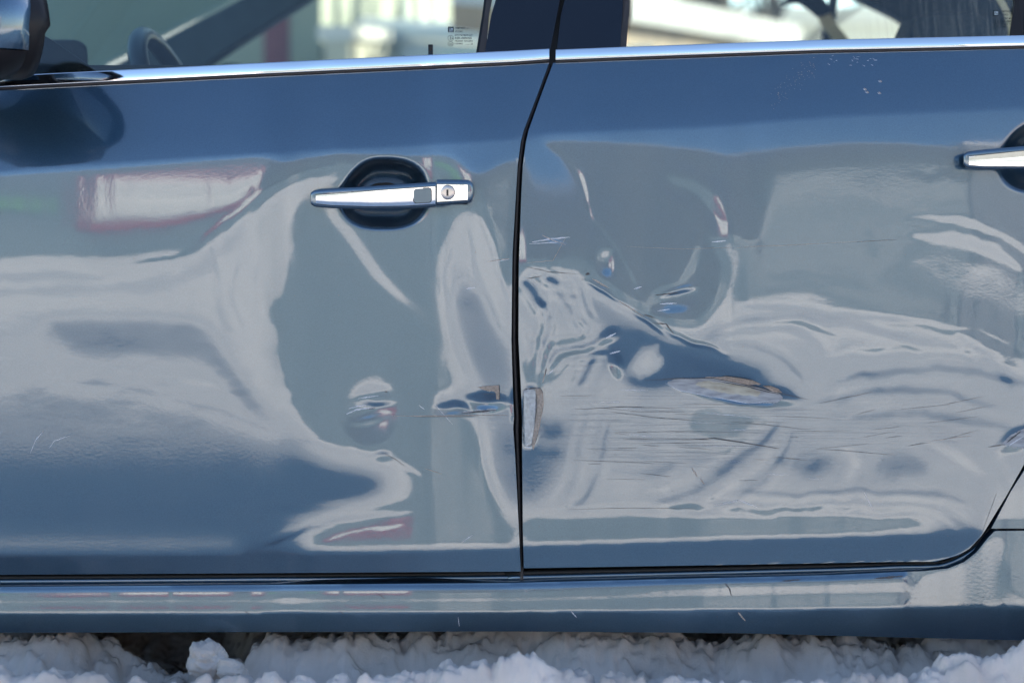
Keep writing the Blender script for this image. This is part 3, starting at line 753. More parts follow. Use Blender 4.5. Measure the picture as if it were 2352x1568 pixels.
# ripples: crumpled and rubbed zones get their own folds
def ell(cx, cy, rx, ry): return np.exp(-(((PX - cx) / rx) ** 2 + ((PY - cy) / ry) ** 2) ** 1.5)
wob = fbm(PX / 90, PY / 90, 3, 5) * 60
amp = 0.55 * ell(1290, 760, 110, 170) + 0.34 * ell(1480, 1000, 330, 130) + 0.30 * ell(1980, 900, 420, 170) + 0.22 * ell(1950, 1120, 420, 90) \
    + 0.13 * ell(200, 700, 520, 220) + 0.12 * ell(2150, 520, 260, 170) + .15 * ell(1110, 600, 80, 160)
fold = fbm((PX + wob * 1.2) / 120, (PY + wob) / 50, 3, 15, 0.42)
Lf = Lf + amp * fold * 1.5
def streak(dl, wd, *pts):
    """a drawn-out fold along a line of drawing points; tapers at both ends"""
    global Lf
    x0 = min(p[0] for p in pts) - wd * 3; x1 = max(p[0] for p in pts) + wd * 3; y0 = min(p[1] for p in pts) - wd * 3; y1 = max(p[1] for p in pts) + wd * 3
    i0, i1 = np.searchsorted(gx, [x0, x1]); j0, j1 = np.searchsorted(gy, [y0, y1])
    if i1 <= i0 or j1 <= j0: return
    X = WX[j0:j1, i0:i1]; Y = WY[j0:j1, i0:i1]
    Q = smooth_pts(pts); best = np.full(X.shape, 1e9); tt = np.zeros(X.shape); n = len(Q) - 1
    for i in range(n):
        ax, ay = Q[i]; bx_, by_ = Q[i + 1]; dx, dy = bx_ - ax, by_ - ay
        t = np.clip(((X - ax) * dx + (Y - ay) * dy) / max(dx * dx + dy * dy, 1e-6), 0, 1)
        d = (X - ax - t * dx) ** 2 + (Y - ay - t * dy) ** 2
        k_ = d < best
        best = np.where(k_, d, best); tt = np.where(k_, (i + t) / n, tt)
    wloc = wd * (0.45 + 0.75 * np.sin(np.pi * np.clip(tt, 0, 1)))
    Lf[j0:j1, i0:i1] += dl * np.exp(-best / wloc ** 2) * np.clip(np.minimum(tt, 1 - tt) / .12 + .15, 0, 1)
def smooth_pts(L, n=5):
    out = []
    for i in range(len(L) - 1):
        p0 = L[max(i - 1, 0)]; p1 = L[i]; p2 = L[i + 1]; p3 = L[min(i + 2, len(L) - 1)]
        for k_ in range(n):
            t = k_ / n
            out.append(tuple(0.5 * (2 * p1[c] + (p2[c] - p0[c]) * t + (2 * p0[c] - 5 * p1[c] + 4 * p2[c] - p3[c]) * t * t + (3 * p1[c] - p0[c] - 3 * p2[c] + p3[c]) * t ** 3) for c in (0, 1)))
    return out + [L[-1]]
Lf = Lf + .42 * ell(330, 900, 380, 95) * fbm(PX / 75, PY / 22, 4, 97, .6) + .25 * ell(560, 600, 150, 190) * fbm(PX / 40, PY / 70, 3, 98) + .22 * ell(760, 1190, 250, 60) * fbm((PX + PY * 2) / 90, PY / 16, 3, 99)
WX = PX + fbm(PX / 70, PY / 70, 3, 81) * 9; WY = PY + fbm(PX / 70 + 5, PY / 70, 3, 82) * 9
# crumple beside the gap
for dl, wd, *q in (
    (-.85, 13, (1203,642),(1228,676),(1256,714)), (-.8, 9, (1252,642),(1268,646),(1284,656)), (-.5, 6, (1288,674),(1305,682),(1322,678)),
    (-.55, 6, (1275,668),(1312,718),(1320,756)), (-.5, 7, (1322,716),(1349,747),(1338,772)), (-.4, 5, (1238,690),(1252,706),(1266,722)),
    (-.6, 7, (1266,722),(1262,767),(1241,812),(1234,862)), (.4, 6, (1233,769),(1246,812),(1244,850)), (-.7, 8, (1376,777),(1324,793),(1276,806),(1258,840)),
    (.45, 6, (1393,797),(1344,804),(1290,818),(1262,850)), (-.55, 6, (1395,812),(1350,818),(1300,832),(1272,866)), (-.6, 10, (1362,822),(1345,858),(1330,890)),
    (.30, 13, (1512,788),(1488,832),(1466,876)), (.25, 8, (1524,822),(1504,846),(1486,868)), (-.5, 6, (1330,640),(1336,690),(1362,736)), (-.4, 5, (1216,770),(1222,800),(1218,830)),
    # the big hollow above the crease
    (-.3, 6, (1250,326),(1296,356),(1340,420),(1376,520),(1436,600),(1476,690)), (-.40, 20, (1530,400),(1610,446),(1670,510)), (-.3, 10, (1600,560),(1590,610),(1560,650)),
    (-.40, 10, (2060,505),(2200,505),(2352,575),(2450,640)), (-.34, 11, (2080,540),(2230,555),(2352,628)), (-.2, 12, (1990,520),(2000,560),(2010,600)), (-.2, 9, (1760,640),(1880,640),(2000,668)),
    # fan behind the crease
    (-.6, 11, (1612,768),(1700,736),(1800,722),(1900,735),(2000,760),(2120,790)), (-.55, 9, (1622,772),(1720,752),(1815,752),(1878,790),(1900,832)), (-.5, 9, (1640,780),(1730,790),(1800,830),(1850,882)),
    (-.45, 9, (1690,702),(1820,706),(1950,730),(2100,735),(2250,762),(2400,820)), (-.55, 11, (1900,882),(2050,850),(2200,850),(2352,882),(2450,900)), (-.5, 10, (1850,930),(2000,900),(2150,900),(2300,940)),
    (-.45, 10, (1950,962),(2100,950),(2250,970),(2400,1015)), (-.4, 15, (2190,758),(2280,830),(2330,905)), (.5, 6, (1640,760),(1740,742),(1840,740),(1930,775)), (.4, 6, (1900,815),(2050,800),(2200,808),(2352,840)),
    # rubbed lower part
    (.36, 9, (1290,1182),(1330,1130),(1345,1050),(1360,960),(1400,890)), (.36, 8, (1258,1152),(1300,1100),(1318,1000),(1335,920)), (-.4, 8, (1312,1176),(1360,1120),(1385,1040),(1402,960)),
    (.55, 8, (1480,1132),(1560,1110),(1640,1062),(1720,1000),(1772,950)), (-.45, 8, (1500,1150),(1590,1130),(1680,1072),(1750,1010),(1792,965)), (.5, 7, (1530,1166),(1620,1150),(1710,1092),(1770,1030),(1802,970)),
    (-.4, 7, (1560,1176),(1650,1165),(1740,1112),(1790,1050),(1822,990)), (.45, 13, (1420,1010),(1520,1032),(1600,1036),(1700,1042)), (-.4, 14, (1400,1075),(1480,1085),(1560,1070)), (.5, 17, (1942,1028),(1964,1066),(1948,1112)),
    (.5, 7, (1220,1172),(1500,1160),(1800,1172),(2050,1165),(2150,1180),(2205,1216)), (-.35, 5, (1400,1180),(1700,1184),(2050,1178),(2120,1195),(2142,1215)), (.45, 7, (1600,1140),(1800,1150),(2050,1140),(2180,1160),(2242,1202)),
    (-.4, 7, (1700,1128),(1900,1135),(2100,1128),(2232,1152)), (.4, 12, (2120,1010),(2200,1050),(2262,1090)), (.4, 9, (2290,1040),(2310,1080),(2318,1120)),
    # wide bands on the front door
    (-.28, 16, (-200,668),(200,664),(420,640),(520,560),(600,470),(690,412)), (-.3, 6, (482,560),(500,640),(500,720),(545,765)), (.42, 6, (560,520),(600,462),(680,416),(765,396)), (.4, 6, (300,604),(420,580),(520,502),(640,412),(780,378)),
    (-.25, 6, (545,600),(532,680),(562,745)), (-.2, 9, (602,560),(592,660),(602,735)), (.28, 9, (-100,815),(150,832),(300,850),(450,880),(565,930)), (-.2, 7, (100,872),(300,892),(500,945),(625,988)), (-.25, 10, (-100,640),(100,632),(260,640)),
    # arch beside the gap
    (-.55, 5, (1110,502),(1140,600),(1166,692)), (-.5, 5, (1032,560),(1026,680),(1042,785),(1075,860)), (-.45, 5, (1076,520),(1086,602),(1120,690),(1160,770)), (-.6, 5, (1107,985),(1112,1060),(1135,1130),(1162,1178)), (.4, 4, (1122,985),(1126,1060),(1146,1118)),
    # S-bend low on the front door
    (-.7, 7, (955,1168),(840,1184),(720,1214),(612,1256)), (.3, 5, (930,1200),(800,1222),(720,1250)), (-.4, 6, (905,1048),(950,1078),(968,1092)), (-.35, 6, (690,1010),(800,1036),(880,1052))):
    crushed = 1200 < q[0][0] < 1540 and q[0][1] < 900
    streak(dl * (1.7 if crushed else 1.3), wd, *q)
    if abs(dl) > .34:          # each fold is flanked by smaller ones
        dx, dy = q[-1][0] - q[0][0], q[-1][1] - q[0][1]; ln = math.hypot(dx, dy)
        for off, f_ in ((wd * 1.5 + 3, -.55), (-wd * 1.5 - 2, -.45), (wd * 2.9 + 4, .38), (-wd * 2.7 - 4, .3))[:4 if crushed else 2]:
            streak(dl * f_ * (1.3 if crushed else .8), wd * .55 + 1, *[(x - dy / ln * off + .05 * dx, y + dx / ln * off) for x, y in q])

# target slope of the panel for every cell
zz = Z0 - (PY - 784) * K
dist = np.interp(Lf, LV, LD); zh = np.interp(Lf, LV, LZ)
theta = np.arctan2(zh - zz, dist); alpha = np.arctan2(zz - ZC, D)
hz = -np.tan((theta - alpha) / 2)             # dh/dz, h = bulge towards the viewer
g = -(hz[1:] + hz[:-1]) / 2 * STEP * K          # change of h from one row to the next lower one

def dct2(A, ax):
    A = np.moveaxis(A, ax, 0); n = A.shape[0]
    Y = np.fft.fft(np.concatenate([A, A[::-1]], 0), axis=0)[:n]
    kk = np.arange(n).reshape((-1,) + (1,) * (A.ndim - 1))
    return np.moveaxis((Y * np.exp(-1j * np.pi * kk / (2 * n))).real / 2, 0, ax)
def idct2(Bm, ax):
    Bm = np.moveaxis(Bm, ax, 0); n = Bm.shape[0]
    kk = np.arange(n).reshape((-1,) + (1,) * (Bm.ndim - 1))
    Y = np.zeros((2 * n,) + Bm.shape[1:], complex)
    c = 2 * Bm * np.exp(1j * np.pi * kk / (2 * n))
    Y[:n] = c
    Y[n + 1:] = np.conj(c[1:][::-1])
    return np.moveaxis(np.fft.ifft(Y, axis=0).real[:n], 0, ax)
b_ = np.zeros_like(PX); b_[1:] += g; b_[:-1] -= g
ny, nx = PX.shape
LAMBDA = 0.006
ez = (2 - 2 * np.cos(np.pi * np.arange(ny) / ny))[:, None]; ex = (2 - 2 * np.cos(np.pi * np.arange(nx) / nx))[None, :]
den = ez + LAMBDA * ex + 1e-6
H = idct2(idct2(dct2(dct2(b_, 0), 1) / den, 1), 0)
cr_i = np.clip(((crease(gx) - GY0) / STEP).astype(int), 0, ny - 1)
H = H - np.median(H[cr_i, np.arange(nx)])

# ---- sharp local dents, gouges and handle recesses on top
DWX = PX + fbm(PX / 44, PY / 44, 2, 61) * 6; DWY = PY + fbm(PX / 44 + 9, PY / 44, 2, 62) * 6
def rot_ell(cx, cy, rx, ry, deg):
    a = math.radians(deg); u = (DWX - cx) * math.cos(a) + (DWY - cy) * math.sin(a); v = -(DWX - cx) * math.sin(a) + (DWY - cy) * math.cos(a)
    return np.sqrt((u / rx) ** 2 + (v / ry) ** 2)
def sstep(x): x = np.clip(x, 0, 1); return x * x * (3 - 2 * x)
def dent(cx, cy, rx, ry, deg, depth): 
    global H
    H = H - depth * sstep(1 - rot_ell(cx, cy, rx, ry, deg))
dent(852, 945, 80, 92, 18, .0026)
dent(862, 922, 62, 20, -8, -.0008)
dent(850, 965, 56, 16, -8, -.0007)
dent(1395, 605, 28, 44, -15, .0019)
dent(1545, 690, 76, 40, -14, .0016)
dent(1560, 668, 58, 12, -14, -.0010)
dent(1280, 545, 70, 20, 14, .0005)
dent(1400, 772, 34, 18, -20, .0012)
dent(1412, 835, 22, 38, -15, .0022)
dent(1118, 922, 58, 26, 3, .0030)
dent(1045, 940, 60, 20, 4, .0014)
dent(880, 1045, 26, 16, 0, .0004)
dent(1690, 900, 160, 30, 8, .0045)
dent(1217, 955, 28, 80, 6, .006)
dent(1180, 930, 14, 44, 0, .004)
dent(2335, 1008, 60, 30, -30, .0012)
dent(1490, 742, 60, 9, 38, -.0010)
dent(1600, 786, 100, 9, 20, -.0008)
dent(1385, 668, 60, 8, 30, -.0008)
def cup(cx, cy, s=1.0):
    """rounded finger recess behind a door handle"""
    global H
    u = (PX - cx) / (99 * s); v = (PY - cy) / (77 * s)
    u = u + 0.16 * np.clip(-v, 0, 1) * (u < 0) * np.abs(u) * -1.0
    u = np.where((u < 0) & (v < 0), u * (1 + 0.28 * np.clip(-v, 0, 1)), u)
    r = (np.abs(u) ** 2.7 + np.abs(v) ** 2.4) ** (1 / 2.5)
    wall = np.clip(1 - r ** 2.7, 0, 1) ** 0.78
    H = H - blur(0.052 * wall, 1, 1) - 0.0016 * sstep((1.13 - r) / 0.16)
cup(880, 444); cup(2392, 361)

def sampler(A):
    def f(px, py):
        fx = np.clip((np.asarray(px, float) - GX0) / STEP, 0, nx - 1.001); fy = np.clip((np.asarray(py, float) - GY0) / STEP, 0, ny - 1.001)
        x0 = fx.astype(int); y0 = fy.astype(int); dx = fx - x0; dy = fy - y0
        return (A[y0, x0] * (1 - dx) + A[y0, x0 + 1] * dx) * (1 - dy) + (A[y0 + 1, x0] * (1 - dx) + A[y0 + 1, x0 + 1] * dx) * dy
    return f
Hs = sampler(H)

# ---- worn and chipped places (they belong to the paint, not to the light)
def polymask(*pts): return inpoly(PX, PY, pts).astype(float)
chipR = polymask((1528,878),(1560,868),(1640,868),(1720,884),(1790,902),(1800,915),(1780,926),(1720,926),(1640,912),(1560,896))
chipR += polymask((1201,893),(1212,890),(1238,890),(1246,905),(1247,930),(1238,975),(1226,1022),(1205,1028),(1201,1010)) * .9
chipR += polymask((2300,1020),(2322,998),(2365,978),(2365,1030),(2330,1028))
chipG = polymask((1590,882),(1620,874),(1700,884),(1752,900),(1740,910),(1660,902))
chipG += polymask((1226,892),(1240,893),(1246,925),(1238,965),(1230,1000),(1224,1030),(1222,1000),(1232,950))
chipG += polymask((1098,888),(1145,885),(1147,918),(1141,918),(1139,900),(1110,896)) * .9
chipR += polymask((1060,945),(1140,937),(1142,944),(1060,950))
scf = ell(1580, 985, 330, 95) * 1.1 + .45 * ell(2120, 960, 230, 80) + .5 * ell(1300, 820, 110, 90) + .35 * ell(1080, 940, 110, 30)
WEAR = [sampler(blur(np.clip(chipR, 0, 1), 1, 1)), sampler(blur(np.clip(chipG, 0, 1), 1, 1)), sampler(np.clip(scf, 0, 1))]

def panel(name, GXX, GYY, parent, mat_, rim=0.014, dy=0.0, wear=True, rims=(1, 1, 1, 1)):
    """sheet-metal panel over a warped grid of drawing points, with its edge folded inwards"""
    h, w_ = GXX.shape
    hh = Hs(GXX, GYY) - dy
    Yv = -hh; t = (D + Yv) / D
    X = (GXX - 1176) * K * t; Z = ZC + (Z0 - (GYY - 784) * K - ZC) * t
    V = [np.stack([X, Yv, Z], -1).reshape(-1, 3)]
    i = np.arange(h * w_).reshape(h, w_)
    F = [np.stack([i[1:, :-1], i[1:, 1:], i[:-1, 1:], i[:-1, :-1]], -1).reshape(-1, 4)]
    loop = np.concatenate([i[0, :-1], i[:-1, -1], i[-1, :0:-1], i[:0:-1, 0]])
    n = len(loop); base = V[0][loop]; cen = base.mean(0)
    nb = h * w_; prev = loop
    tang = np.roll(base, -3, 0) - np.roll(base, 3, 0)
    out = np.stack([tang[:, 2], 0 * tang[:, 0], -tang[:, 0]], -1)
    out /= np.maximum(np.linalg.norm(out, axis=1, keepdims=True), 1e-9)
    V.append(base); prev = np.arange(nb, nb + n); nb += n
    for k_, (o_, d_) in enumerate(((.0004, .0006), (.0005, .0020), (0.0, rim))):
        ring = base + np.array([0, d_, 0]) - out * o_
        V.append(ring); cur = np.arange(nb, nb + n)
        F.append(np.stack([prev, np.roll(prev, -1), np.roll(cur, -1), cur], -1))
        prev = cur; nb += n
    me = mesh_np(name, np.concatenate(V), np.concatenate(F))
    o = link(name, me, mat_, parent, True)
    if wear:
        W = np.zeros((nb, 4), np.float32); W[:, 3] = 1
        for c_ in range(3): W[:h * w_, c_] = WEAR[c_](GXX, GYY).ravel()
        a = me.attributes.new("wear", 'FLOAT_COLOR', 'POINT')
        a.data.foreach_set("color", W.ravel())
    return o

car = empty("parked_car", (0, 0.9, 0), "blue-grey saloon car with both side doors crushed in, parked on snow", "car")

# gap between the doors
GYs = [90, 143, 219, 300, 327, 380, 445, 585, 615, 781, 889, 957, 983, 1045, 1162, 1220, 1312, 1340]
GF = [1279, 1262, 1234, 1203, 1196, 1189, 1185, 1177, 1176.5, 1174.5, 1177.5, 1180.5, 1178.5, 1183, 1189, 1192, 1196, 1197]
GR = [1288, 1271.5, 1243, 1214, 1208, 1201, 1197.5, 1192.5, 1191.7, 1191, 1196.5, 1199.5, 1199.5, 1199.5, 1200.5, 1201, 1203.5, 1204]
RY = [90, 800, 950, 1066, 1139, 1194, 1228, 1265, 1282, 1289, 1297]
RX = [2560, 2520, 2430, 2352, 2311, 2277, 2256, 2221, 2185, 2150, 2060]
def front_top(x): return np.interp(x, [-420, 0, 600, 1175, 1270], [228, 206, 176, 150, 144])
def rear_top(x): return np.interp(x, [1270, 1876, 2352, 2760], [145, 122, 112, 106])
def trim_tf(x): return np.interp(x, [-420, 0, 600, 1175, 1264], [196, 175, 145, 117.5, 112.5])
def trim_bf(x): return np.interp(x, [-420, 0, 600, 1175, 1264], [222, 200.5, 170, 143, 136.5])
def trim_tr(x): return np.interp(x, [1274, 1420, 1876, 2351, 2760], [115, 109, 92.5, 82, 76])
def trim_br(x): return np.interp(x, [1274, 1420, 1876, 2351, 2760], [138.5, 132.5, 116, 105.5, 100])

def door_grid(n_r, n_c, top, bot, left, right):
    s = np.linspace(0, 1, n_c)[None, :]; t = np.linspace(0, 1, n_r)[:, None]
    y = 130 + t * (1310 - 130) + 0 * s
    for _ in range(6):
        x = left(y) + s * (right(y) - left(y))
        y = top(x) + t * (bot(x) - top(x))
    x = left(y) + s * (right(y) - left(y))
    return x, y
fx_, fy_ = door_grid(470, 600, front_top, lambda x: np.interp(x, [-420, 0, 1196], [1322, 1319, 1311.5]), lambda y: -400 + 0 * y, lambda y: np.interp(y, GYs, GF))
front = panel("front_door", fx_, fy_, car, M_paint)
front["label"] = "blue-grey front door with a long soft dent behind the handle"
rx_, ry_ = door_grid(470, 520, rear_top, lambda x: np.interp(x, [1203, 1700, 2058, 2150, 2185, 2221, 2256, 2400], [1304, 1296, 1289.5, 1289, 1282, 1265, 1228, 1100]) + 1e-6,
                     lambda y: np.interp(y, GYs, GR), lambda y: np.interp(y, RY, RX))
rear = panel("rear_door", rx_, ry_, car, M_paint)
rear["label"] = "blue-grey rear door crumpled at its front edge, paint chipped off"

# rocker and wing
def strip_grid(x0, x1, n_c, n_r, top, bot):
    x = np.linspace(x0, x1, n_c)[None, :] + np.zeros((n_r, 1)); t = np.linspace(0, 1, n_r)[:, None]
    return x, top(x) + t * (bot(x) - top(x))
sx, sy = strip_grid(-400, 2700, 900, 54, lambda x: rock_top(x), rock_bot)
rocker = panel("rocker_panel", sx, sy, car, M_paint, rim=0.05)
qy = np.linspace(700, 1213, 180)[:, None]
ql = np.interp(qy, [700, 1000, 1081, 1128, 1189, 1213], [2540, 2415, 2352, 2322, 2290, 2277])
qx = ql + np.linspace(0, 1, 80)[None, :] * (2760 - ql)
quarter = panel("rear_wing", qx, qy + 0 * qx, car, M_paint)

# dark seals and the step lip between doors and rocker
def yat(px, py): return float(-Hs(px, py))
lip = [(-400, 1335), (0, 1334.5), (600, 1330), (1176, 1325.5), (1205, 1325), (1900, 1308), (2058, 1302), (2120, 1301), (2163, 1298), (2205, 1282), (2243, 1257), (2282, 1212), (2330, 1135), (2372, 1066)]
def smooth_line(L, n=8):
    out = []
    L = [Vector(p) for p in L]
    for i in range(len(L) - 1):
        p0 = L[max(i - 1, 0)]; p1 = L[i]; p2 = L[i + 1]; p3 = L[min(i + 2, len(L) - 1)]
        for k_ in range(n):
            t = k_ / n
            out.append(0.5 * ((2 * p1) + (p2 - p0) * t + (2 * p0 - 5 * p1 + 4 * p2 - p3) * t * t + (3 * p1 - p0 - 3 * p2 + p3) * t ** 3))
    out.append(L[-1]); return out
lpts = [at(x, y, yat(x, y - 30) + 0.013) for x, y in lip]
MB().tube(smooth_line(lpts, 6), .0042, 10).build("sill_lip", M_paint2, car, True)
# inner body behind the gaps
mb = MB()
for a, b2, yy in ((-400, 2740, 0.055),):
    pass
ib_x = np.linspace(-400, 2740, 60)
V = []; F = []
for i, x in enumerate(ib_x):
    for j, py in enumerate((150, 340, 700, 1000, 1270, 1345)):
        V.append(at(x, py, max(yat(x, py), -0.02) + 0.050))
for i in range(59):
    for j in range(5):
        F.append((i * 6 + j, (i + 1) * 6 + j, (i + 1) * 6 + j + 1, i * 6 + j + 1))
pyd("inner_body", V, F, M_black, car, True)
seal = [(x, y) for x, y in zip([(a + b3) / 2 for a, b3 in zip(GF, GR)], GYs)]
MB().tube(smooth_line([at(x - 2, y, yat(x - 12, y) + .012) for x, y in seal if y > 140], 4), .0032, 8).build("door_seal", M_rubber, car, True)
MB().tube(smooth_line([at(x, y, yat(x, y - 20) + .016) for x, y in ((-400, 1327), (0, 1326), (600, 1322), (1190, 1317), (1210, 1315), (2058, 1296), (2163, 1291), (2205, 1274), (2240, 1250), (2290, 1190), (2352, 1075))], 4), .004, 8).build("sill_seal", M_black, car, True)

# ---- chrome belt trims
def trim(name, x0, x1, tf, bf, parent, top_ref):
    n_c, n_r = 160, 13
    V = np.zeros((n_r + 2, n_c, 3))
    xs = np.linspace(x0, x1, n_c)
    for c_, x in enumerate(xs):
        yb = yat(x, top_ref(x) + 4)
        for r in range(n_r):
            t = r / (n_r - 1)
            py = tf(x) + t * (bf(x) - tf(x))
            # rounded face, leaning back at the top
            dep = yb - 0.001 - 0.0018 * t - 0.0014 * math.sin(math.pi * t * .66)
            V[r + 1, c_] = at(x, py, dep)
        V[0, c_] = at(x, tf(x) - .5, yb + 0.03); V[n_r + 1, c_] = at(x, bf(x) + .5, yb + 0.012)
    h = n_r + 2
    i = np.arange(h * n_c).reshape(h, n_c)
    F = np.stack([i[1:, :-1], i[1:, 1:], i[:-1, 1:], i[:-1, :-1]], -1).reshape(-1, 4)
    me = mesh_np(name, V.reshape(-1, 3), F)
    o = link(name, me, M_chrome, parent, True)
    m2 = MB()
    pts = [at(x, bf(x) + 3.4, yat(x, top_ref(x) + 4) + 0.0012) for x in np.linspace(x0, x1, 40)]
    m2.tube(pts, .0022, 8).build("belt_seal", M_rubber, parent, True)
    # end caps
    for xe in (x0, x1):
        c_ = 0 if xe == x0 else n_c - 1
        pyd("trim_end", [V[r, c_] for r in range(h)], [tuple(range(h))], M_black, parent)
    return o
trim("belt_trim", -400, 1261.5, trim_tf, trim_bf, front, front_top)
trim("belt_trim", 1276.5, 2700, trim_tr, trim_br, rear, rear_top)

# ---- window glass, rubber, pillar films.  All lean inwards above the belt line
YBF = yat(600, front_top(600) + 4); YBR = yat(1800, rear_top(1800) + 4)
LEAN = 0.38
def lean_pt(px, py, y0, ref):
    """point seen at (px, py) on the leaning window plane that passes y0 at drawing height ref"""
    p = at(px, py, y0); dz = p.z - at(px, ref, y0).z
    return at(px, py, y0 + max(dz, -.03) * LEAN)
def film(name, quad, y0, ref, m, parent, th=0.004):
    A = [lean_pt(x, y, y0, ref) for x, y in quad]
    B = [p + Vector((0, th, 0)) for p in A]
    return MB().hexa(A, B).build(name, m, parent, bevel=0.0)
TOPV = -400     # drawing height of the window's upper edge, above the frame
gf = film("window_glass", [(-400, 215), (1104, 130), (1300 - 30, TOPV), (330, TOPV)], YBF + .016, 160, M_glass, front, .0035)
gr = film("window_glass", [(1440, 122), (2345, 95), (2240, TOPV), (1500, TOPV)], YBR + .016, 110, M_glass_dirty, rear, .0035)
film("window_channel", [(1098, 130), (1116, 126), (1123, 37), (1138, -40), (1270, TOPV), (1240, TOPV), (1122, -40), (1112.5, 37)], YBF + .011, 140, M_rubber, front)
film("glass_edge", [(1092, 130), (1099, 130), (1115, 37), (1125, -40), (1240, TOPV), (1232, TOPV), (1117, -40), (1107, 37)], YBF + .0135, 140, M_int_dark, front)
film("pillar_cover", [(1112, 132), (1262, 124), (1279, 37), (1287, -5), (1400, TOPV), (1270, TOPV), (1140, -5), (1128, 37)], YBF + .006, 140, M_gloss_black, front, .006)
film("pillar_cover", [(1278, 127), (1424, 120), (1431, 0), (1500, TOPV), (1411, TOPV), (1297, 0), (1288, 37)], YBR + .006, 130, M_gloss_black, rear, .006)
film("window_channel", [(1420, 120), (1438, 119), (1447, 0), (1520, TOPV), (1500, TOPV), (1430, 0)], YBR + .0095, 130, M_rubber, rear)
film("window_bar", [(2318, 100), (2350, 98), (2352, 0), (2300, TOPV), (2260, TOPV), (2331, 0)], YBR + .010, 110, M_plastic, rear)
film("pillar_gap", [(1255, 150), (1283, 150), (1300, 0), (1420, TOPV), (1390, TOPV), (1280, 0)], YBF + .022, 140, M_black, car)
MB().tube([at(989, 126, YBF + .03), at(989, 110, YBF + .03), at(989, 103, YBF + .03)], .0036, 12).build("lock_pin", M_plastic, front, True)

# ---- print on the glass
def text_mesh(body, size, px, py, y0, ref, sx=1.0, off=0.0006):
    cu = bpy.data.curves.new("print", 'FONT')
    cu.body = body; cu.size = size * K / 0.72; cu.resolution_u = 3; cu.offset = 0.012 * cu.size
    ob = bpy.data.objects.new("print", cu); COL.objects.link(ob)
    me = bpy.data.meshes.new_from_object(ob.evaluated_get(bpy.context.evaluated_depsgraph_get()))
    bpy.data.objects.remove(ob); bpy.data.curves.remove(cu)
    V = []
    for v in me.vertices:
        x = px + v.co.x * sx / K; y = py - v.co.y / K
        V.append(lean_pt(x, y, y0, ref) - Vector((0, off, 0)))
    F = [tuple(p.vertices) for p in me.polygons]
    bpy.data.meshes.remove(me)
    return V, F
def ring(px, py, rx, ry, wd, y0, ref, n=28):
    V = []; F = []
    for k_ in range(n):
        a = 2 * math.pi * k_ / n
        V.append(lean_pt(px + rx * math.cos(a), py + ry * math.sin(a), y0, ref) - Vector((0, .0006, 0)))
        V.append(lean_pt(px + (rx - wd) * math.cos(a), py + (ry - wd) * math.sin(a), y0, ref) - Vector((0, .0006, 0)))
    for k_ in range(n):
        j = (k_ + 1) % n
        F.append((2 * k_, 2 * j, 2 * j + 1, 2 * k_ + 1))
    return V, F
def print_block(ox, oy, y0, ref, parent):
    """ox, oy: upper left corner of the square emblem"""
    m = MB()
    def T(s, size, x, y, w_target):
        V, F = text_mesh(s, size, ox + x, oy + y, y0, ref)
        x1 = max(v[0] for v in V); x0 = min(v[0] for v in V)
        f = w_target * K / max(x1 - x0, 1e-6) * ((D + y0) / D)
        m.add([(x0 + (v[0] - x0) * f, v[1], v[2]) for v in V], F)
    T("TEMPERED", 4.3, 16, 5.2, 24); T("oo", 3.0, 42, 5.0, 5)
    T("FUYAO", 4.3, 17, 13.0, 17)
    T("DOT747 M540 AS2", 4.2, 15.5, 21.5, 41)
    T("43R-000055", 4.8, 15.5, 28.5, 39)
    T("TRANSP. 70% MIN", 3.5, 15.5, 34.5, 41)
    T("E 000093", 3.3, 15.3, 40.5, 18); T("......2", 3.6, 40, 41, 17)
    T("E", 7.0, 4.0, 29.5, 3.6); T("4", 4.6, 8.6, 29.0, 3.2)
    T("CCC", 5.0, 1.8, 42.0, 9.0)
    V, F = ring(ox + 6.3, oy + 26.5, 6.9, 6.9, .75, y0, ref); m.add(V, F)
    V, F = ring(ox + 6.0, oy + 39.3, 6.7, 5.4, .75, y0, ref); m.add(V, F)
    q = [lean_pt(ox + a, oy + b2, y0, ref) - Vector((0, .0006, 0)) for a, b2 in ((0, 0), (13.4, 0), (13.2, 12.8), (-.2, 12.8))]
    m.add(q, [(0, 1, 2, 3)])
    o = m.build("glass_marking", M_print, parent)
    o["kind"] = "stuff"
    e = MB()
    V, F = text_mesh("GM", 5.6, ox + 2.0, oy + 8.2, y0, ref, off=.0010)
    x1 = max(v[0] for v in V); x0 = min(v[0] for v in V); f = 9.4 * K / (x1 - x0)
    e.add([(x0 + (v[0] - x0) * f, v[1], v[2]) for v in V], F)
    e.add([lean_pt(ox + a, oy + b2, y0, ref) - Vector((0, .0010, 0)) for a, b2 in ((2.2, 9.3), (11.2, 9.3), (11.1, 10.9), (2.1, 10.9))], [(0, 1, 2, 3)])
    e.build("glass_emblem", M_print_light, parent)["kind"] = "stuff"
print_block(1029, 62, YBF + .016, 160, front)
print_block(2281, 23.5, YBR + .016, 110, rear)

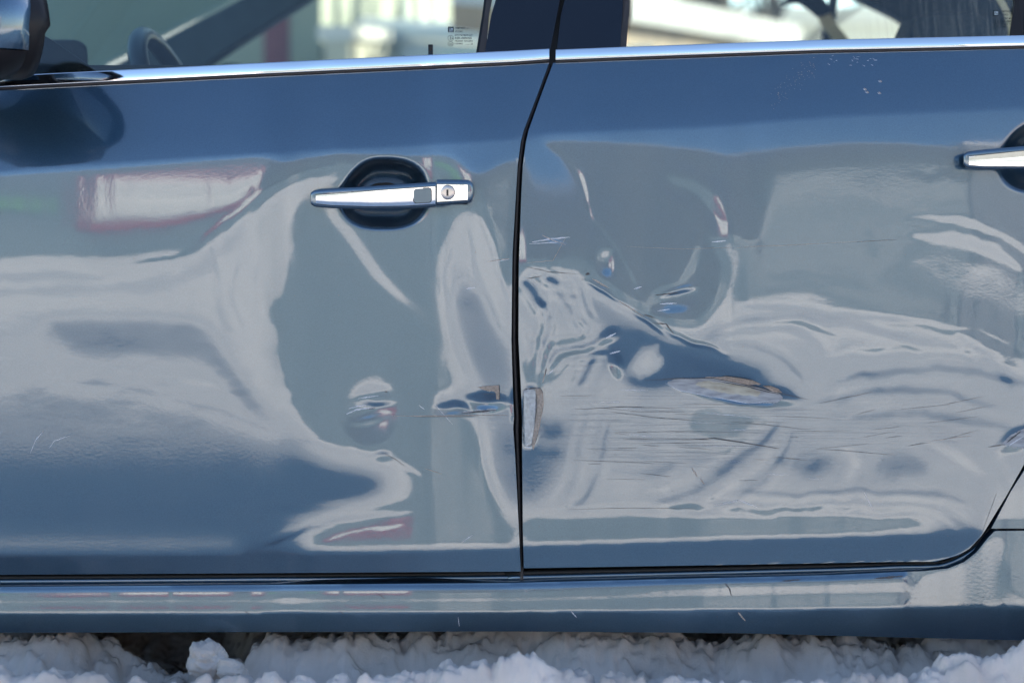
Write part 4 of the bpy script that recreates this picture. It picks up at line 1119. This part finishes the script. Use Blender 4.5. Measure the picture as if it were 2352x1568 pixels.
# ---- door handles
def loft(rings):
    V = []; F = []
    n = len(rings[0])
    for r in rings: V += r
    for i in range(len(rings) - 1):
        for k_ in range(n):
            F.append((i * n + k_, i * n + (k_ + 1) % n, (i + 1) * n + (k_ + 1) % n, (i + 1) * n + k_))
    F.append(tuple(range(n - 1, -1, -1))); F.append(tuple(range((len(rings) - 1) * n, len(rings) * n)))
    return V, F
def sect(px, top, bot, yf, yb, n=28, e=0.45):
    c = (top + bot) / 2; r = (bot - top) / 2; ym = (yf + yb) / 2; d = (yb - yf) / 2
    out = []
    for k_ in range(n):
        a = 2 * math.pi * k_ / n
        ca, sa = math.cos(a), math.sin(a)
        out.append(at(px, c - r * math.copysign(abs(ca) ** e, ca), ym - d * math.copysign(abs(sa) ** e, sa)))
    return out
def handle(ox, oy, slope, parent, with_lock, tilt=0.0):
    ys = yat(690 + ox, 455 + oy)          # skin of the door at the handle's front foot
    def T(px, py): return px + ox, py + oy + (px - 713) * slope
    def bar(name, st, m, grow=0.0, yoff=0.0, thick=0.016, e=0.45):
        rings = []
        for (px, top, bot, k_) in st:
            X, a = T(px, top); _, b2 = T(px, bot)
            y = ys - 0.0255 - 0.006 * math.sin(math.pi * min(max((px - 713) / 374, 0), 1)) + yoff
            c = (a + b2) / 2
            rings.append(sect(X, c + (a - c) * k_, c + (b2 - c) * k_, y + thick * (1 - k_) * .5, y + thick, e=e))
        V, F = loft(rings)
        return MB().add(V, F).build(name, m, parent, auto=40)
    # body of the grip
    def top(px): return np.interp(px, [713, 722, 760, 850, 940, 1002], [440, 436.5, 433, 427.5, 421.5, 417.5])
    def bot(px): return np.interp(px, [713, 722, 760, 850, 940, 1002], [471, 475.5, 478.5, 481, 479.5, 475])
    xs = [712.5, 713.5, 715, 718, 723, 735, 760, 800, 850, 900, 950, 990, 1001.5]
    st = [(x, float(top(x)), float(bot(x)), k_) for x, k_ in zip(xs, [.55, .72, .84, .93, .98] + [1] * 8)]
    body = bar("door_handle", st, M_paint2)
    # feet that carry it on the door skin
    for fx0, fx1 in ((724, 764), (978, 1072)):
        rings = []
        for X_ in np.linspace(fx0, fx1, 6):
            X, a = T(X_, float(top(min(X_, 1000))) + 7); _, b2 = T(X_, float(bot(min(X_, 1000))) - 5)
            rings.append(sect(X, a, b2, ys - 0.017, ys + 0.010))
        V, F = loft(rings); MB().add(V, F).build("handle_foot", M_plastic, parent, auto=40)
    # bright inlay with its dark joint
    def itop(px): return np.interp(px, [726, 850, 1000], [448.2, 439, 428.5])
    def ibot(px): return np.interp(px, [726, 760, 853, 930, 1000], [467.5, 471, 474, 472.5, 468])
    xi = np.linspace(725.5, 999.5, 30)
    for nm, g_, yo, m, th in (("inlay_joint", 1.4, -.0006, M_black, .003), ("handle_inlay", 0, -.0012, M_chrome_flat, .003)):
        rings = []
        for px in xi:
            X, a = T(px, float(itop(px)) - g_); _, b2 = T(px, float(ibot(px)) + g_)
            y = ys - 0.0255 - 0.006 * math.sin(math.pi * (px - 713) / 374) + yo
            # gently crowned face
            ring_ = []
            nseg = 8
            for q in range(nseg + 1):
                t = q / nseg
                ring_.append(at(X, a + (b2 - a) * t, y - 0.0004 * (1 - (2 * t - 1) ** 2) - (0.0 if g_ else .0002) + tilt * (t - .5) * (b2 - a) * K))
            for q in range(nseg, -1, -1):
                t = q / nseg
                ring_.append(at(X, a + (b2 - a) * t, y + th))
            rings.append(ring_)
        V, F = loft(rings); MB().add(V, F).build(nm, m, parent, auto=50)
    if not with_lock: return body
    yk = ys - 0.0255 - .0035
    st = [(x, t_, b2, k_) for x, t_, b2, k_ in ((1003, 412.5, 473, 1), (1030, 412.5, 471, 1), (1060, 412.8, 468.5, 1), (1074, 413, 467, 1), (1080, 415, 465.5, .97), (1084, 418, 463, .9), (1086.5, 421, 460, .75), (1087.5, 424, 457, .55))]
    bar("lock_cover", st, M_paint2, thick=.020)
    xi = np.linspace(1004, 1074, 10)
    for nm, g_, yo, m in (("inlay_joint", 1.3, -.0005, M_black), ("lock_inlay", 0, -.0011, M_chrome_flat)):
        rings = []
        for px in xi:
            X, a = T(px, float(np.interp(px, [1003, 1074], [423.5, 424.5])) - g_); _, b2 = T(px, float(np.interp(px, [1003, 1074], [463.5, 459])) + g_)
            y = ys - 0.0255 - 0.006 * math.sin(math.pi * min((px - 713) / 374, 1)) + yo
            rings.append([at(X, a, y), at(X, b2, y), at(X, b2, y + .003), at(X, a, y + .003)])
        V, F = loft(rings); MB().add(V, F).build(nm, m, parent)
    def disc(name, cx, cy, r, m, y, th, dome=0.0):
        bm = bmesh.new(); V = []; n = 36
        cxx, cyy = T(cx, cy)
        rings = []
        for rr, dd in ((1, th), (1, .0004), (.94, 0), (.5, -dome * .75), (.02, -dome)):
            rings.append([at(cxx + r * rr * math.cos(2 * math.pi * k_ / n), cyy - r * rr * math.sin(2 * math.pi * k_ / n), y + dd) for k_ in range(n)])
        V, F = loft(rings); bm.free()
        return MB().add(V, F).build(name, m, parent, auto=35)
    yl_ = ys - 0.0255 - 0.006 * math.sin(math.pi * (1028 - 713) / 374) - .0016
    disc("lock_rim", 1028, 442, 17.2, M_black, yl_, .002)
    disc("lock_cylinder", 1028, 442, 15.8, M_lock, yl_ - .0012, .002, .0004)
    MB().box(*sorted((at(1025.6, 0, yl_).x + ox * 0, at(1030.0, 0, yl_).x)), yl_ - .0022, yl_ - .0010, at(0, 450, yl_).z, at(0, 435.5, yl_).z).build("keyhole", M_rubber, parent)
    # touch pad in the grip
    y = ys - 0.0255 - 0.006 * math.sin(math.pi * (970 - 713) / 374) - .0021
    def rrect(x0, x1, y0_, y1_, r, yy, sl=-0.05):
        pts = []
        for cx, cy, a0 in ((x1 - r, y0_ + r, -90), (x1 - r, y1_ - r, 0), (x0 + r, y1_ - r, 90), (x0 + r, y0_ + r, 180)):
            for k_ in range(7):
                a = math.radians(a0 + 15 * k_)
                pts.append(at(cx + r * math.cos(a), cy + r * math.sin(a) + (cx - x0) * sl, yy))
        return pts
    MB().hexa(rrect(948.5, 992, 432.5, 468, 8, y), rrect(948.5, 992, 432.5, 468, 8, y + .003)).build("pad_joint", M_rubber, parent)
    MB().hexa(rrect(950, 990.5, 434, 466.5, 7.5, y - .0006), rrect(950, 990.5, 434, 466.5, 7.5, y + .003)).build("touch_pad", M_sensor, parent)
    return body
handle(0, 0, 0.0, front, True, 0.06)
handle(1500, -88, -0.03, rear, False, -0.03)

# ---- door mirror
def mirror():
    cy = -0.13
    C = at(-78, 62, cy)
    q = Matrix.Rotation(math.radians(30), 3, 'Z')
    def spin(L): return [C + q @ (Vector(p) - C) for p in L]
    rx, ry, rz = 0.098, 0.10, 0.070
    def body(u0, u1, z_lo, z_hi, grow=1.0, n=72, mrows=40):
        V = []; F = []
        for j in range(mrows + 1):
            ph = z_lo + (z_hi - z_lo) * j / mrows
            for i in range(n + 1):
                th = u0 + (u1 - u0) * i / n
                cp, sp_ = math.cos(ph), math.sin(ph)
                e = .8
                x = math.copysign(abs(cp) ** e, cp) * math.copysign(abs(math.cos(th)) ** e, math.cos(th))
                yv = math.copysign(abs(cp) ** e, cp) * math.copysign(abs(math.sin(th)) ** e, math.sin(th))
                z = math.copysign(abs(sp_) ** e, sp_)
                z *= 1.0 if z > 0 else 1.15
                V.append((C.x + rx * grow * x * (1 + .06 * z), C.y + ry * grow * yv, C.z + rz * grow * z))
        for j in range(mrows):
            for i in range(n):
                a = j * (n + 1) + i
                F.append((a, a + 1, a + n + 2, a + n + 1))
        return V, F
    s = math.radians(-20)
    V, F = body(0, 2 * math.pi, s, math.pi / 2)
    shell = pyd("side_mirror", spin(V), F, M_paint2, car, True)
    V, F = body(0, 2 * math.pi, -math.pi / 2, s - .03, .985)
    pyd("mirror_underside", spin(V), F, M_plastic, shell, True)
    # dark frame round the glass, towards the rear of the car
    pts = []
    for k_ in range(40):
        a = 2 * math.pi * k_ / 40
        pts.append((C.x + rx * .97 - .004 * abs(math.sin(a)) - (.006 if math.sin(a) < 0 else 0), C.y + ry * .82 * math.cos(a), C.z + rz * .98 * math.sin(a) * (1 if math.sin(a) > 0 else 1.04)))
    V = []; F = []
    for dx, g_ in ((-.035, 1.0), (-.012, 1.0), (.0015, .93), (.002, .84), (-.012, .80)):
        for p in pts:
            kx = 0.62 if False else 1
            V.append((p[0] + dx, C.y + (p[1] - C.y) * g_, C.z + (p[2] - C.z) * g_))
    for r in range(4):
        for k_ in range(40):
            F.append((r * 40 + k_, r * 40 + (k_ + 1) % 40, (r + 1) * 40 + (k_ + 1) % 40, (r + 1) * 40 + k_))
    pyd("mirror_frame", spin(V), F, M_plastic, shell, True)
    pyd("mirror_glass", spin([(p[0] - .010, C.y + (p[1] - C.y) * .81, C.z + (p[2] - C.z) * .81) for p in pts]), [tuple(range(40))], M_chrome_flat, shell)
    A = at(-150, 170, .02)
    MB().tube([C + Vector((-.03, .02, -.05)), C + Vector((-.05, .09, -.07)), A + Vector((0, .02, .01))], [.03, .026, .03], 14).build("mirror_foot", M_plastic, shell, True)
mirror()

# ---- inside and far side of the car
MB().hexa([(-1.75, .25, .93), (-.88, .12, .97), (-.78, .12, .90), (-.78, .12, .5), (-1.75, .2, .5)],
          [(-1.75, 1.6, .93), (-.88, 1.62, .97), (-.78, 1.62, .90), (-.78, 1.62, .5), (-1.75, 1.6, .5)]).build("dashboard", M_trim_int, car, bevel=.02, seg=3)
MB().hexa([at(-200, 118, .30), at(100, 92, .30), at(178, 92, .30), at(198, 104, .30), at(202, 130, .30), at(200, 190, .30), at(-200, 190, .30)],
          [at(-200, 118, .62), at(100, 92, .62), at(178, 92, .62), at(198, 104, .62), at(202, 130, .62), at(200, 190, .62), at(-200, 190, .62)]).build("instrument_hood", M_int_dark, car, bevel=.006)
film("mirror_sail", [(-400, 60), (60, 60), (118, 92), (235, 172), (230, 200), (-400, 225)], YBF + .024, 160, M_int_dark, front, .006)
# steering wheel
def torus(c, axis, R, r, n=72, m=16):
    q = Vector((0, 0, 1)).rotation_difference(axis.normalized())
    V = []; F = []
    for i in range(n):
        a = 2 * math.pi * i / n
        for j in range(m):
            b2 = 2 * math.pi * j / m
            V.append(c + q @ Vector(((R + r * math.cos(b2)) * math.cos(a), (R + r * math.cos(b2)) * math.sin(a), r * math.sin(b2))))
    for i in range(n):
        for j in range(m):
            F.append((i * m + j, ((i + 1) % n) * m + j, ((i + 1) % n) * m + (j + 1) % m, i * m + (j + 1) % m))
    return V, F
wc = at(425, 66, .40); wc = Vector((wc.x, .40, wc.z - .178))
ax = Vector((1, .0, .42)).normalized()
V, F = torus(wc, ax, .178, .0165)
wheel = pyd("steering_wheel", V, F, M_leather, car, True)
MB().tube([wc - ax * .02, wc - ax * .02 + Vector((0, .17, 0))], .014, 8).tube([wc - ax * .02, wc - ax * .02 - Vector((0, .17, 0))], .014, 8).build("spoke", M_int_dark, wheel, True)
MB().tube([wc - ax * .03, wc - ax * .35], [.04, .05], 14).build("steering_column", M_int_dark, wheel, True)
# far front pillar, far belt, far rear pillar
def beam(name, quad, y0, y1, m):
    A = [at(x, y, y0) for x, y in quad]; B = [Vector((p.x, y1, p.z)) for p in A]
    return MB().hexa(A, B).build(name, m, car, bevel=.008, seg=3)
beam("far_front_pillar", [(205, 182), (250, 156), (400, 78), (548, 0), (760, -110), (850, -110), (706, 0), (560, 92), (470, 152), (440, 182)], 1.46, 1.54, M_trim_int)
beam("far_belt", [(-200, 260), (-200, 188), (470, 168), (2000, 140), (2800, 120), (2800, 260)], 1.50, 1.58, M_int_dark)
beam("far_mirror", [(490, 190), (490, 158), (510, 146), (540, 146), (580, 156), (590, 190)], 1.60, 1.75, M_int_dark)
beam("far_centre_pillar", [(1185, 200), (1200, 0), (1230, -110), (1440, -110), (1452, 0), (1452, 40), (1440, 70), (1400, 200)], 1.46, 1.54, M_trim_int)
beam("far_rear_pillar", [(2112, 200), (2111, 84), (2104, 66), (2078, 46), (2040, 26), (1985, 0), (1880, -50), (1800, -110), (2900, -110), (2900, 200)], 1.46, 1.54, M_int_dark)
beam("far_window_bar", [(1884, 120), (1905, 0), (1925, -110), (1945, -110), (1927, 0), (1910, 120)], 1.55, 1.57, M_black)
MB().hexa([(.62, .30, .45), (.95, .30, .45), (1.15, .30, 1.05), (1.05, .30, 1.10), (.85, .30, 1.02)], [(.62, 1.40, .45), (.95, 1.40, .45), (1.15, 1.40, 1.05), (1.05, 1.40, 1.10), (.85, 1.40, 1.02)]).build("rear_seat", M_int_dark, car, bevel=.03, seg=3)
MB().hexa([(.02, .25, .45), (.18, .25, .45), (.28, .30, 1.02), (.17, .30, 1.02)], [(.02, .72, .45), (.18, .72, .45), (.28, .67, 1.02), (.17, .67, 1.02)]).build("front_seat", M_int_dark, car, bevel=.03, seg=3)
beam("headrest", [(2090, 160), (2090, 80), (2110, 36), (2160, 26), (2250, 30), (2290, 60), (2300, 160)], .50, .62, M_int_dark)
# belts
def strap(name, pts, wd, y0, m, parent):
    V = []; F = []
    P3 = smooth_line([at(x, y, yy) for x, y, yy in pts], 8)
    for i, p in enumerate(P3):
        t = (P3[min(i + 1, len(P3) - 1)] - P3[max(i - 1, 0)]).normalized()
        s = Vector((t.z, .25, -t.x)).normalized() * wd / 2
        tk = Vector((0, .0015, 0))
        V += [p - s - tk, p + s - tk, p + s + tk, p - s + tk]
    for i in range(len(P3) - 1):
        for k_ in range(4):
            F.append((i * 4 + k_, i * 4 + (k_ + 1) % 4, i * 4 + 4 + (k_ + 1) % 4, i * 4 + 4 + k_))
    return pyd(name, V, F, m, parent, False)
strap("seat_belt", [(1890, 32, 1.30), (1906, 60, 1.30), (1930, 90, 1.28), (1962, 130, 1.24)], .030, 1.3, M_belt, car)
beam("belt_guide", [(1800, 3), (1815, -8), (1850, -30), (1880, -20), (1900, 4), (1912, 26), (1902, 34), (1888, 38), (1872, 22), (1845, 3), (1822, 4), (1806, 6)], 1.27, 1.33, M_int_dark)
strap("seat_belt", [(2268, -60, .48), (2292, -10, .48), (2312, 30, .48), (2322, 70, .48), (2326, 130, .48)], .011, .5, M_belt, car)

# ---- the rest of the body, out of frame: it throws the car's shadow
MB().hexa([(-.50, .30, 1.40), (.75, .30, 1.42), (1.35, .33, 1.34), (1.35, .34, 1.32), (.75, .28, 1.39), (-.55, .28, 1.37)],
          [(-.50, 1.40, 1.40), (.75, 1.40, 1.42), (1.35, 1.38, 1.34), (1.35, 1.38, 1.32), (.75, 1.43, 1.39), (-.55, 1.43, 1.37)]).build("roof", M_paint2, car, bevel=.01)
MB().hexa([(-.66, .16, 1.345), (-.40, .155, 1.385), (.75, .155, 1.395), (1.30, .20, 1.32), (1.34, .21, 1.37), (.75, .20, 1.45), (-.42, .20, 1.44), (-.68, .18, 1.39)],
          [(-.66, .34, 1.345), (-.40, .34, 1.385), (.75, .34, 1.395), (1.30, .34, 1.32), (1.34, .34, 1.37), (.75, .34, 1.45), (-.42, .34, 1.44), (-.68, .34, 1.39)]).build("roof_rail", M_paint2, car, bevel=.008)
MB().hexa([(-2.35, .12, .55), (-1.35, .04, .95), (-1.25, .04, .55), (-1.25, .04, .25), (-2.35, .12, .25)], [(-2.35, 1.62, .55), (-1.35, 1.72, .95), (-1.25, 1.72, .55), (-1.25, 1.72, .25), (-2.35, 1.62, .25)]).build("front_body", M_paint2, car, bevel=.02)
MB().hexa([(1.55, .08, .30), (2.30, .12, .32), (2.25, .12, .95), (1.40, .10, 1.0), (1.45, .08, .6)], [(1.55, 1.70, .30), (2.30, 1.66, .32), (2.25, 1.66, .95), (1.40, 1.68, 1.0), (1.45, 1.70, .6)]).build("boot", M_paint2, car, bevel=.02)
MB().box(-1.24, 1.42, 1.60, 1.70, .25, 1.0).build("far_doors", M_paint2, car)
MB().box(-1.24, 1.42, .075, 1.60, .24, .30).build("floor_pan", M_under, car)
pyd("windscreen", [(-1.30, .18, .98), (-1.30, 1.62, .98), (-.50, 1.42, 1.39), (-.50, .30, 1.39)], [(0, 1, 2, 3)], M_shield, car)
pyd("far_window", [(-.95, 1.60, .98), (1.25, 1.60, .98), (1.05, 1.44, 1.40), (-.40, 1.44, 1.40)], [(0, 1, 2, 3)], M_glass, car)
def wheel_at(x):
    t = MB()
    V, F = torus(Vector((x, .16, .30)), Vector((0, 1, 0)), .235, .085, 40, 12); t.add(V, F)
    ty = t.build("wheel", M_rubber, car, True)
    m = MB().tube([Vector((x, .10, .30)), Vector((x, .20, .30))], .19, 30)
    m.build("rim", M_chrome, ty)
wheel_at(-1.62); wheel_at(1.68)

# ---- torn steel standing out of the crushed edge
def flake(name, pts, m, parent, lift):
    A = [at(x, y, yat(x, y) - .0008 - lift * l_) for x, y, l_ in pts]
    MB().hexa(A, [p + Vector((0.0002, .0012, 0)) for p in A]).build(name, m, parent)
M_torn = mat("torn_primer", (0.37, 0.29, 0.24), 0.65, noise=(300, 0.35, 4), bump=(500, .5, .001))
M_bare = mat("bare_steel", (0.34, 0.37, 0.41), 0.32, 0.7, noise=(200, 0.25, 4), bump=(350, .4, .001))
flake("bare_metal", [(1203, 900, .2), (1212, 893, .6), (1230, 896, 1), (1233, 930, 1), (1228, 975, .8), (1221, 1018, .5), (1207, 1026, .2), (1202, 990, .2)], M_bare, rear, .002)
flake("torn_edge", [(1229, 893, .4), (1240, 891, .9), (1247, 903, 1), (1248, 930, 1), (1242, 962, .9), (1238, 985, .7), (1231, 1010, .5), (1225, 1034, .1), (1222, 1022, .2), (1226, 985, .4), (1233, 948, .6), (1234, 915, .5)], M_torn, rear, .006)
flake("torn_edge", [(1640, 868, .1), (1668, 864, .8), (1700, 868, 1), (1728, 873, .7), (1748, 882, .2), (1720, 884, 0), (1680, 876, 0)], M_torn, rear, .003)
flake("torn_edge", [(1752, 886, .1), (1770, 886, .8), (1788, 893, .6), (1797, 902, 0), (1775, 899, 0)], M_torn, rear, .003)
flake("torn_edge", [(1098, 889, .1), (1120, 886, .5), (1146, 885, .8), (1147, 900, .9), (1146, 918, .3), (1140, 916, .1), (1138, 899, .2), (1110, 895, 0)], M_torn, front, .0025)

# ---- scratches lying on the panels, and pale strips painted in as glints
def scratch_or_glint(m, pts, wd, n=14, jit=0.0, seed=0):
    rnd = random.Random(seed)
    V = []; F = []
    L = []
    for i in range(len(pts) - 1):
        k_n = max(2, int(n / (len(pts) - 1)))
        for q in range(k_n):
            t = q / k_n
            L.append((pts[i][0] + (pts[i + 1][0] - pts[i][0]) * t, pts[i][1] + (pts[i + 1][1] - pts[i][1]) * t + rnd.uniform(-jit, jit)))
    L.append(pts[-1])
    for i, (x, y) in enumerate(L):
        w2 = wd / 2 * (math.sin(math.pi * (i + .35) / (len(L) - .3)) ** .6) * rnd.uniform(.6, 1.25)
        dxx = L[min(i + 1, len(L) - 1)][0] - L[max(i - 1, 0)][0]; dyy = L[min(i + 1, len(L) - 1)][1] - L[max(i - 1, 0)][1]
        ln = math.hypot(dxx, dyy) or 1
        nx_, ny_ = -dyy / ln, dxx / ln
        for s in (-1, 1):
            a, b2 = x + nx_ * w2 * s, y + ny_ * w2 * s
            V.append(at(a, b2, yat(a, b2) - .00035))
    for i in range(len(L) - 1):
        F.append((2 * i, 2 * i + 1, 2 * i + 3, 2 * i + 2))
    m.add(V, F)
def scratches(parent, items):
    sets = {}
    for kind, pts, wd in items:
        sets.setdefault(kind, MB()); scratch_or_glint(sets[kind], pts, wd, 16, .5, int(pts[0][0]))
    for kind, m in sets.items():
        o = m.build("scratch_or_glint", {'d': M_scr_dark, 'l': M_scr_glint, 't': M_scr_tan}[kind], parent)
        o["kind"] = "stuff"
scratches(front, [
    ('t', [(905, 955), (1000, 955), (1085, 953), (1180, 953)], 2.6), ('d', [(950, 957), (1100, 956)], 1.6), ('d', [(1060, 949), (1140, 941)], 4),
    ('l', [(800, 938), (825, 932), (842, 930)], 2.4), ('l', [(795, 951), (820, 940), (858, 936)], 3), ('d', [(838, 939), (862, 937)], 2.6), ('l', [(822, 915), (870, 908)], 2), ('d', [(884, 899), (890, 900)], 3),
    ('l', [(1070, 664), (1090, 660)], 2.4), ('t', [(1120, 602), (1150, 596), (1170, 594)], 2.2), ('l', [(1140, 600), (1170, 596)], 1.5),
    ('l', [(1060, 1245), (1085, 1228)], 1.4), ('l', [(962, 930), (975, 940)], 1.6), ('l', [(1000, 930), (1040, 975)], 1.0), ('d', [(1110, 905), (1140, 903)], 1.4),
    ('l', [(70, 1040), (82, 1010), (100, 990)], 1.6), ('l', [(112, 1030), (125, 1012), (160, 1000)], 1.4), ('d', [(880, 1040), (905, 1052), (930, 1070)], 1.4), ('t', [(975, 1075), (1015, 1088)], 2.0),
    ('d', [(1125, 890), (1146, 887)], 3), ('d', [(1145, 888), (1147, 918)], 2.4)])
its = []
rnd = random.Random(4)
for _ in range(46):
    x = rnd.uniform(1270, 1900); y = rnd.gauss(985, 55)
    ln = rnd.uniform(20, 190); sl = rnd.uniform(-.02, .10)
    if y < 895 or y > 1150: continue
    its.append((rnd.choice('ddddddl'), [(x, y), (x + ln * .5, y + ln * .5 * sl), (min(x + ln, 2150), y + ln * sl * 1.1)], rnd.uniform(.5, 1.2)))
for _ in range(13):
    x = rnd.uniform(1850, 2200); y = rnd.uniform(900, 1040); ln = rnd.uniform(30, 120)
    its.append(('d', [(x, y), (x + ln, y - ln * rnd.uniform(.05, .3))], rnd.uniform(.5, 1.1)))
its += [('t', [(1440, 566), (1560, 572), (1700, 568), (1860, 562)], .7), ('t', [(1700, 566), (1800, 563), (1950, 556), (2040, 552)], .8), ('d', [(1960, 556), (2060, 550)], 1.0),
        ('t', [(1210, 604), (1270, 598), (1300, 545)], 1.4), ('l', [(1222, 556), (1270, 548), (1310, 545)], 3.2), ('t', [(1245, 540), (1270, 552), (1300, 562)], 3), ('l', [(1215, 560), (1290, 556)], 2),
        ('l', [(1635, 556), (1668, 553)], 2.2), ('l', [(1456, 664), (1474, 658)], 2.6), ('l', [(1392, 776), (1415, 765)], 4), ('l', [(1400, 812), (1425, 806)], 3.4), ('d', [(1505, 678), (1560, 672)], 3.4), ('l', [(1515, 698), (1555, 696)], 2.6),
        ('l', [(1510, 714), (1540, 710)], 2), ('d', [(1480, 722), (1505, 730)], 3), ('d', [(1498, 742), (1530, 744), (1548, 768)], 3), ('d', [(1345, 630), (1355, 628)], 6), ('t', [(1360, 640), (1400, 662)], 4), ('t', [(1420, 690), (1480, 728)], 3),
        ('d', [(1206, 612), (1260, 624), (1330, 630)], 1.6), ('d', [(1210, 640), (1245, 634)], 2), ('d', [(1480, 873), (1560, 869), (1640, 868), (1720, 884), (1790, 902), (1860, 918)], 2.6), ('t', [(1620, 866), (1680, 868), (1745, 884)], 5), ('d', [(1640, 873), (1720, 888), (1800, 908)], 2.2),
        ('l', [(1528, 880), (1560, 896), (1640, 912), (1720, 926), (1790, 918)], 1.6), ('d', [(1570, 1010), (1640, 1006), (1720, 1018), (1790, 1030)], 3), ('d', [(1320, 940), (1440, 934), (1550, 938)], 1.8), ('d', [(1400, 945), (1520, 960), (1600, 966)], 1.4),
        ('t', [(1590, 1075), (1602, 1095)], 5), ('t', [(1608, 1098), (1618, 1112)], 3), ('d', [(2255, 1225), (2290, 1130)], .8), ('t', [(2140, 1012), (2230, 1000)], 1.2),
        ('d', [(2312, 1016), (2345, 990)], 4), ('l', [(2318, 1022), (2350, 1002)], 3), ('d', [(2270, 1026), (2310, 1020)], 2), ('l', [(1640, 1160), (1700, 1148), (1740, 1165)], 1.4), ('l', [(1985, 1130), (2005, 1170)], 1.4), ('d', [(1300, 1170), (1440, 1166), (1600, 1168)], 1),
        ('d', [(1203, 895), (1235, 889)], 2.6), ('d', [(1201, 895), (1203, 1020)], 2), ('l', [(1205, 1026), (1222, 1028)], 3), ('t', [(1246, 880), (1252, 855)], 3), ('d', [(1252, 862), (1255, 845)], 2.6), ('l', [(1258, 860), (1270, 850)], 2)]
for k_ in range(18):      # dried spots and scrapes on the shoulder
    x = 1900 + rnd.uniform(0, 110); y = 126 + rnd.uniform(0, 22) + (x - 1900) * .06
    its.append(('l', [(x, y), (x + rnd.uniform(3, 9), y + rnd.uniform(-2, 5))], rnd.uniform(.4, 1.0)))
for c in ((1985, 203), (2020, 185), (1990, 210), (2018, 212)):
    its.append(('t', [c, (c[0] + 6, c[1] + 4)], 3)); its.append(('l', [(c[0] - 3, c[1] + 1), (c[0] + 3, c[1] + 5)], 1.2))
for k_ in range(90):
    x = 1770 + rnd.uniform(0, 105); y = 235 - (x - 1770) * .85 + rnd.gauss(0, 14)
    if y > 130: its.append(('t', [(x, y), (x + 1.5, y + .8)], rnd.uniform(.5, 1.0)))
scratches(rear, its)
scratches(rocker, [('d', [(1665, 1338), (1676, 1352), (1680, 1368)], 3.4), ('t', [(1695, 1405), (1712, 1425)], 4), ('d', [(1795, 1334), (1840, 1330)], 4), ('d', [(2008, 1328), (2075, 1322)], 5),
    ('l', [(1312, 1403), (1325, 1418)], 2), ('l', [(1052, 1415), (1055, 1438)], 1.4), ('d', [(868, 1362), (885, 1375)], 1.6), ('d', [(562, 1402), (575, 1412)], 1.6), ('d', [(780, 1402), (790, 1410)], 1.4)])
rnd = random.Random(9)
def specks(parent, x0, x1, y0, y1, n):
    m = MB()
    for _ in range(n):
        x = rnd.uniform(x0, x1); y = rnd.uniform(y0, y1); r = rnd.uniform(.5, 1.2)
        m.add([at(x + r * math.cos(a), y + r * math.sin(a), yat(x, y) - .0004) for a in (0, 1.05, 2.1, 3.14, 4.19, 5.24)], [tuple(range(6))])
    m.build("dirt_speck", M_scr_dark, parent)["kind"] = "stuff"
specks(front, 10, 1160, 560, 1250, 60); specks(rear, 1230, 2200, 560, 1240, 50); specks(rocker, 10, 2330, 1355, 1440, 60)
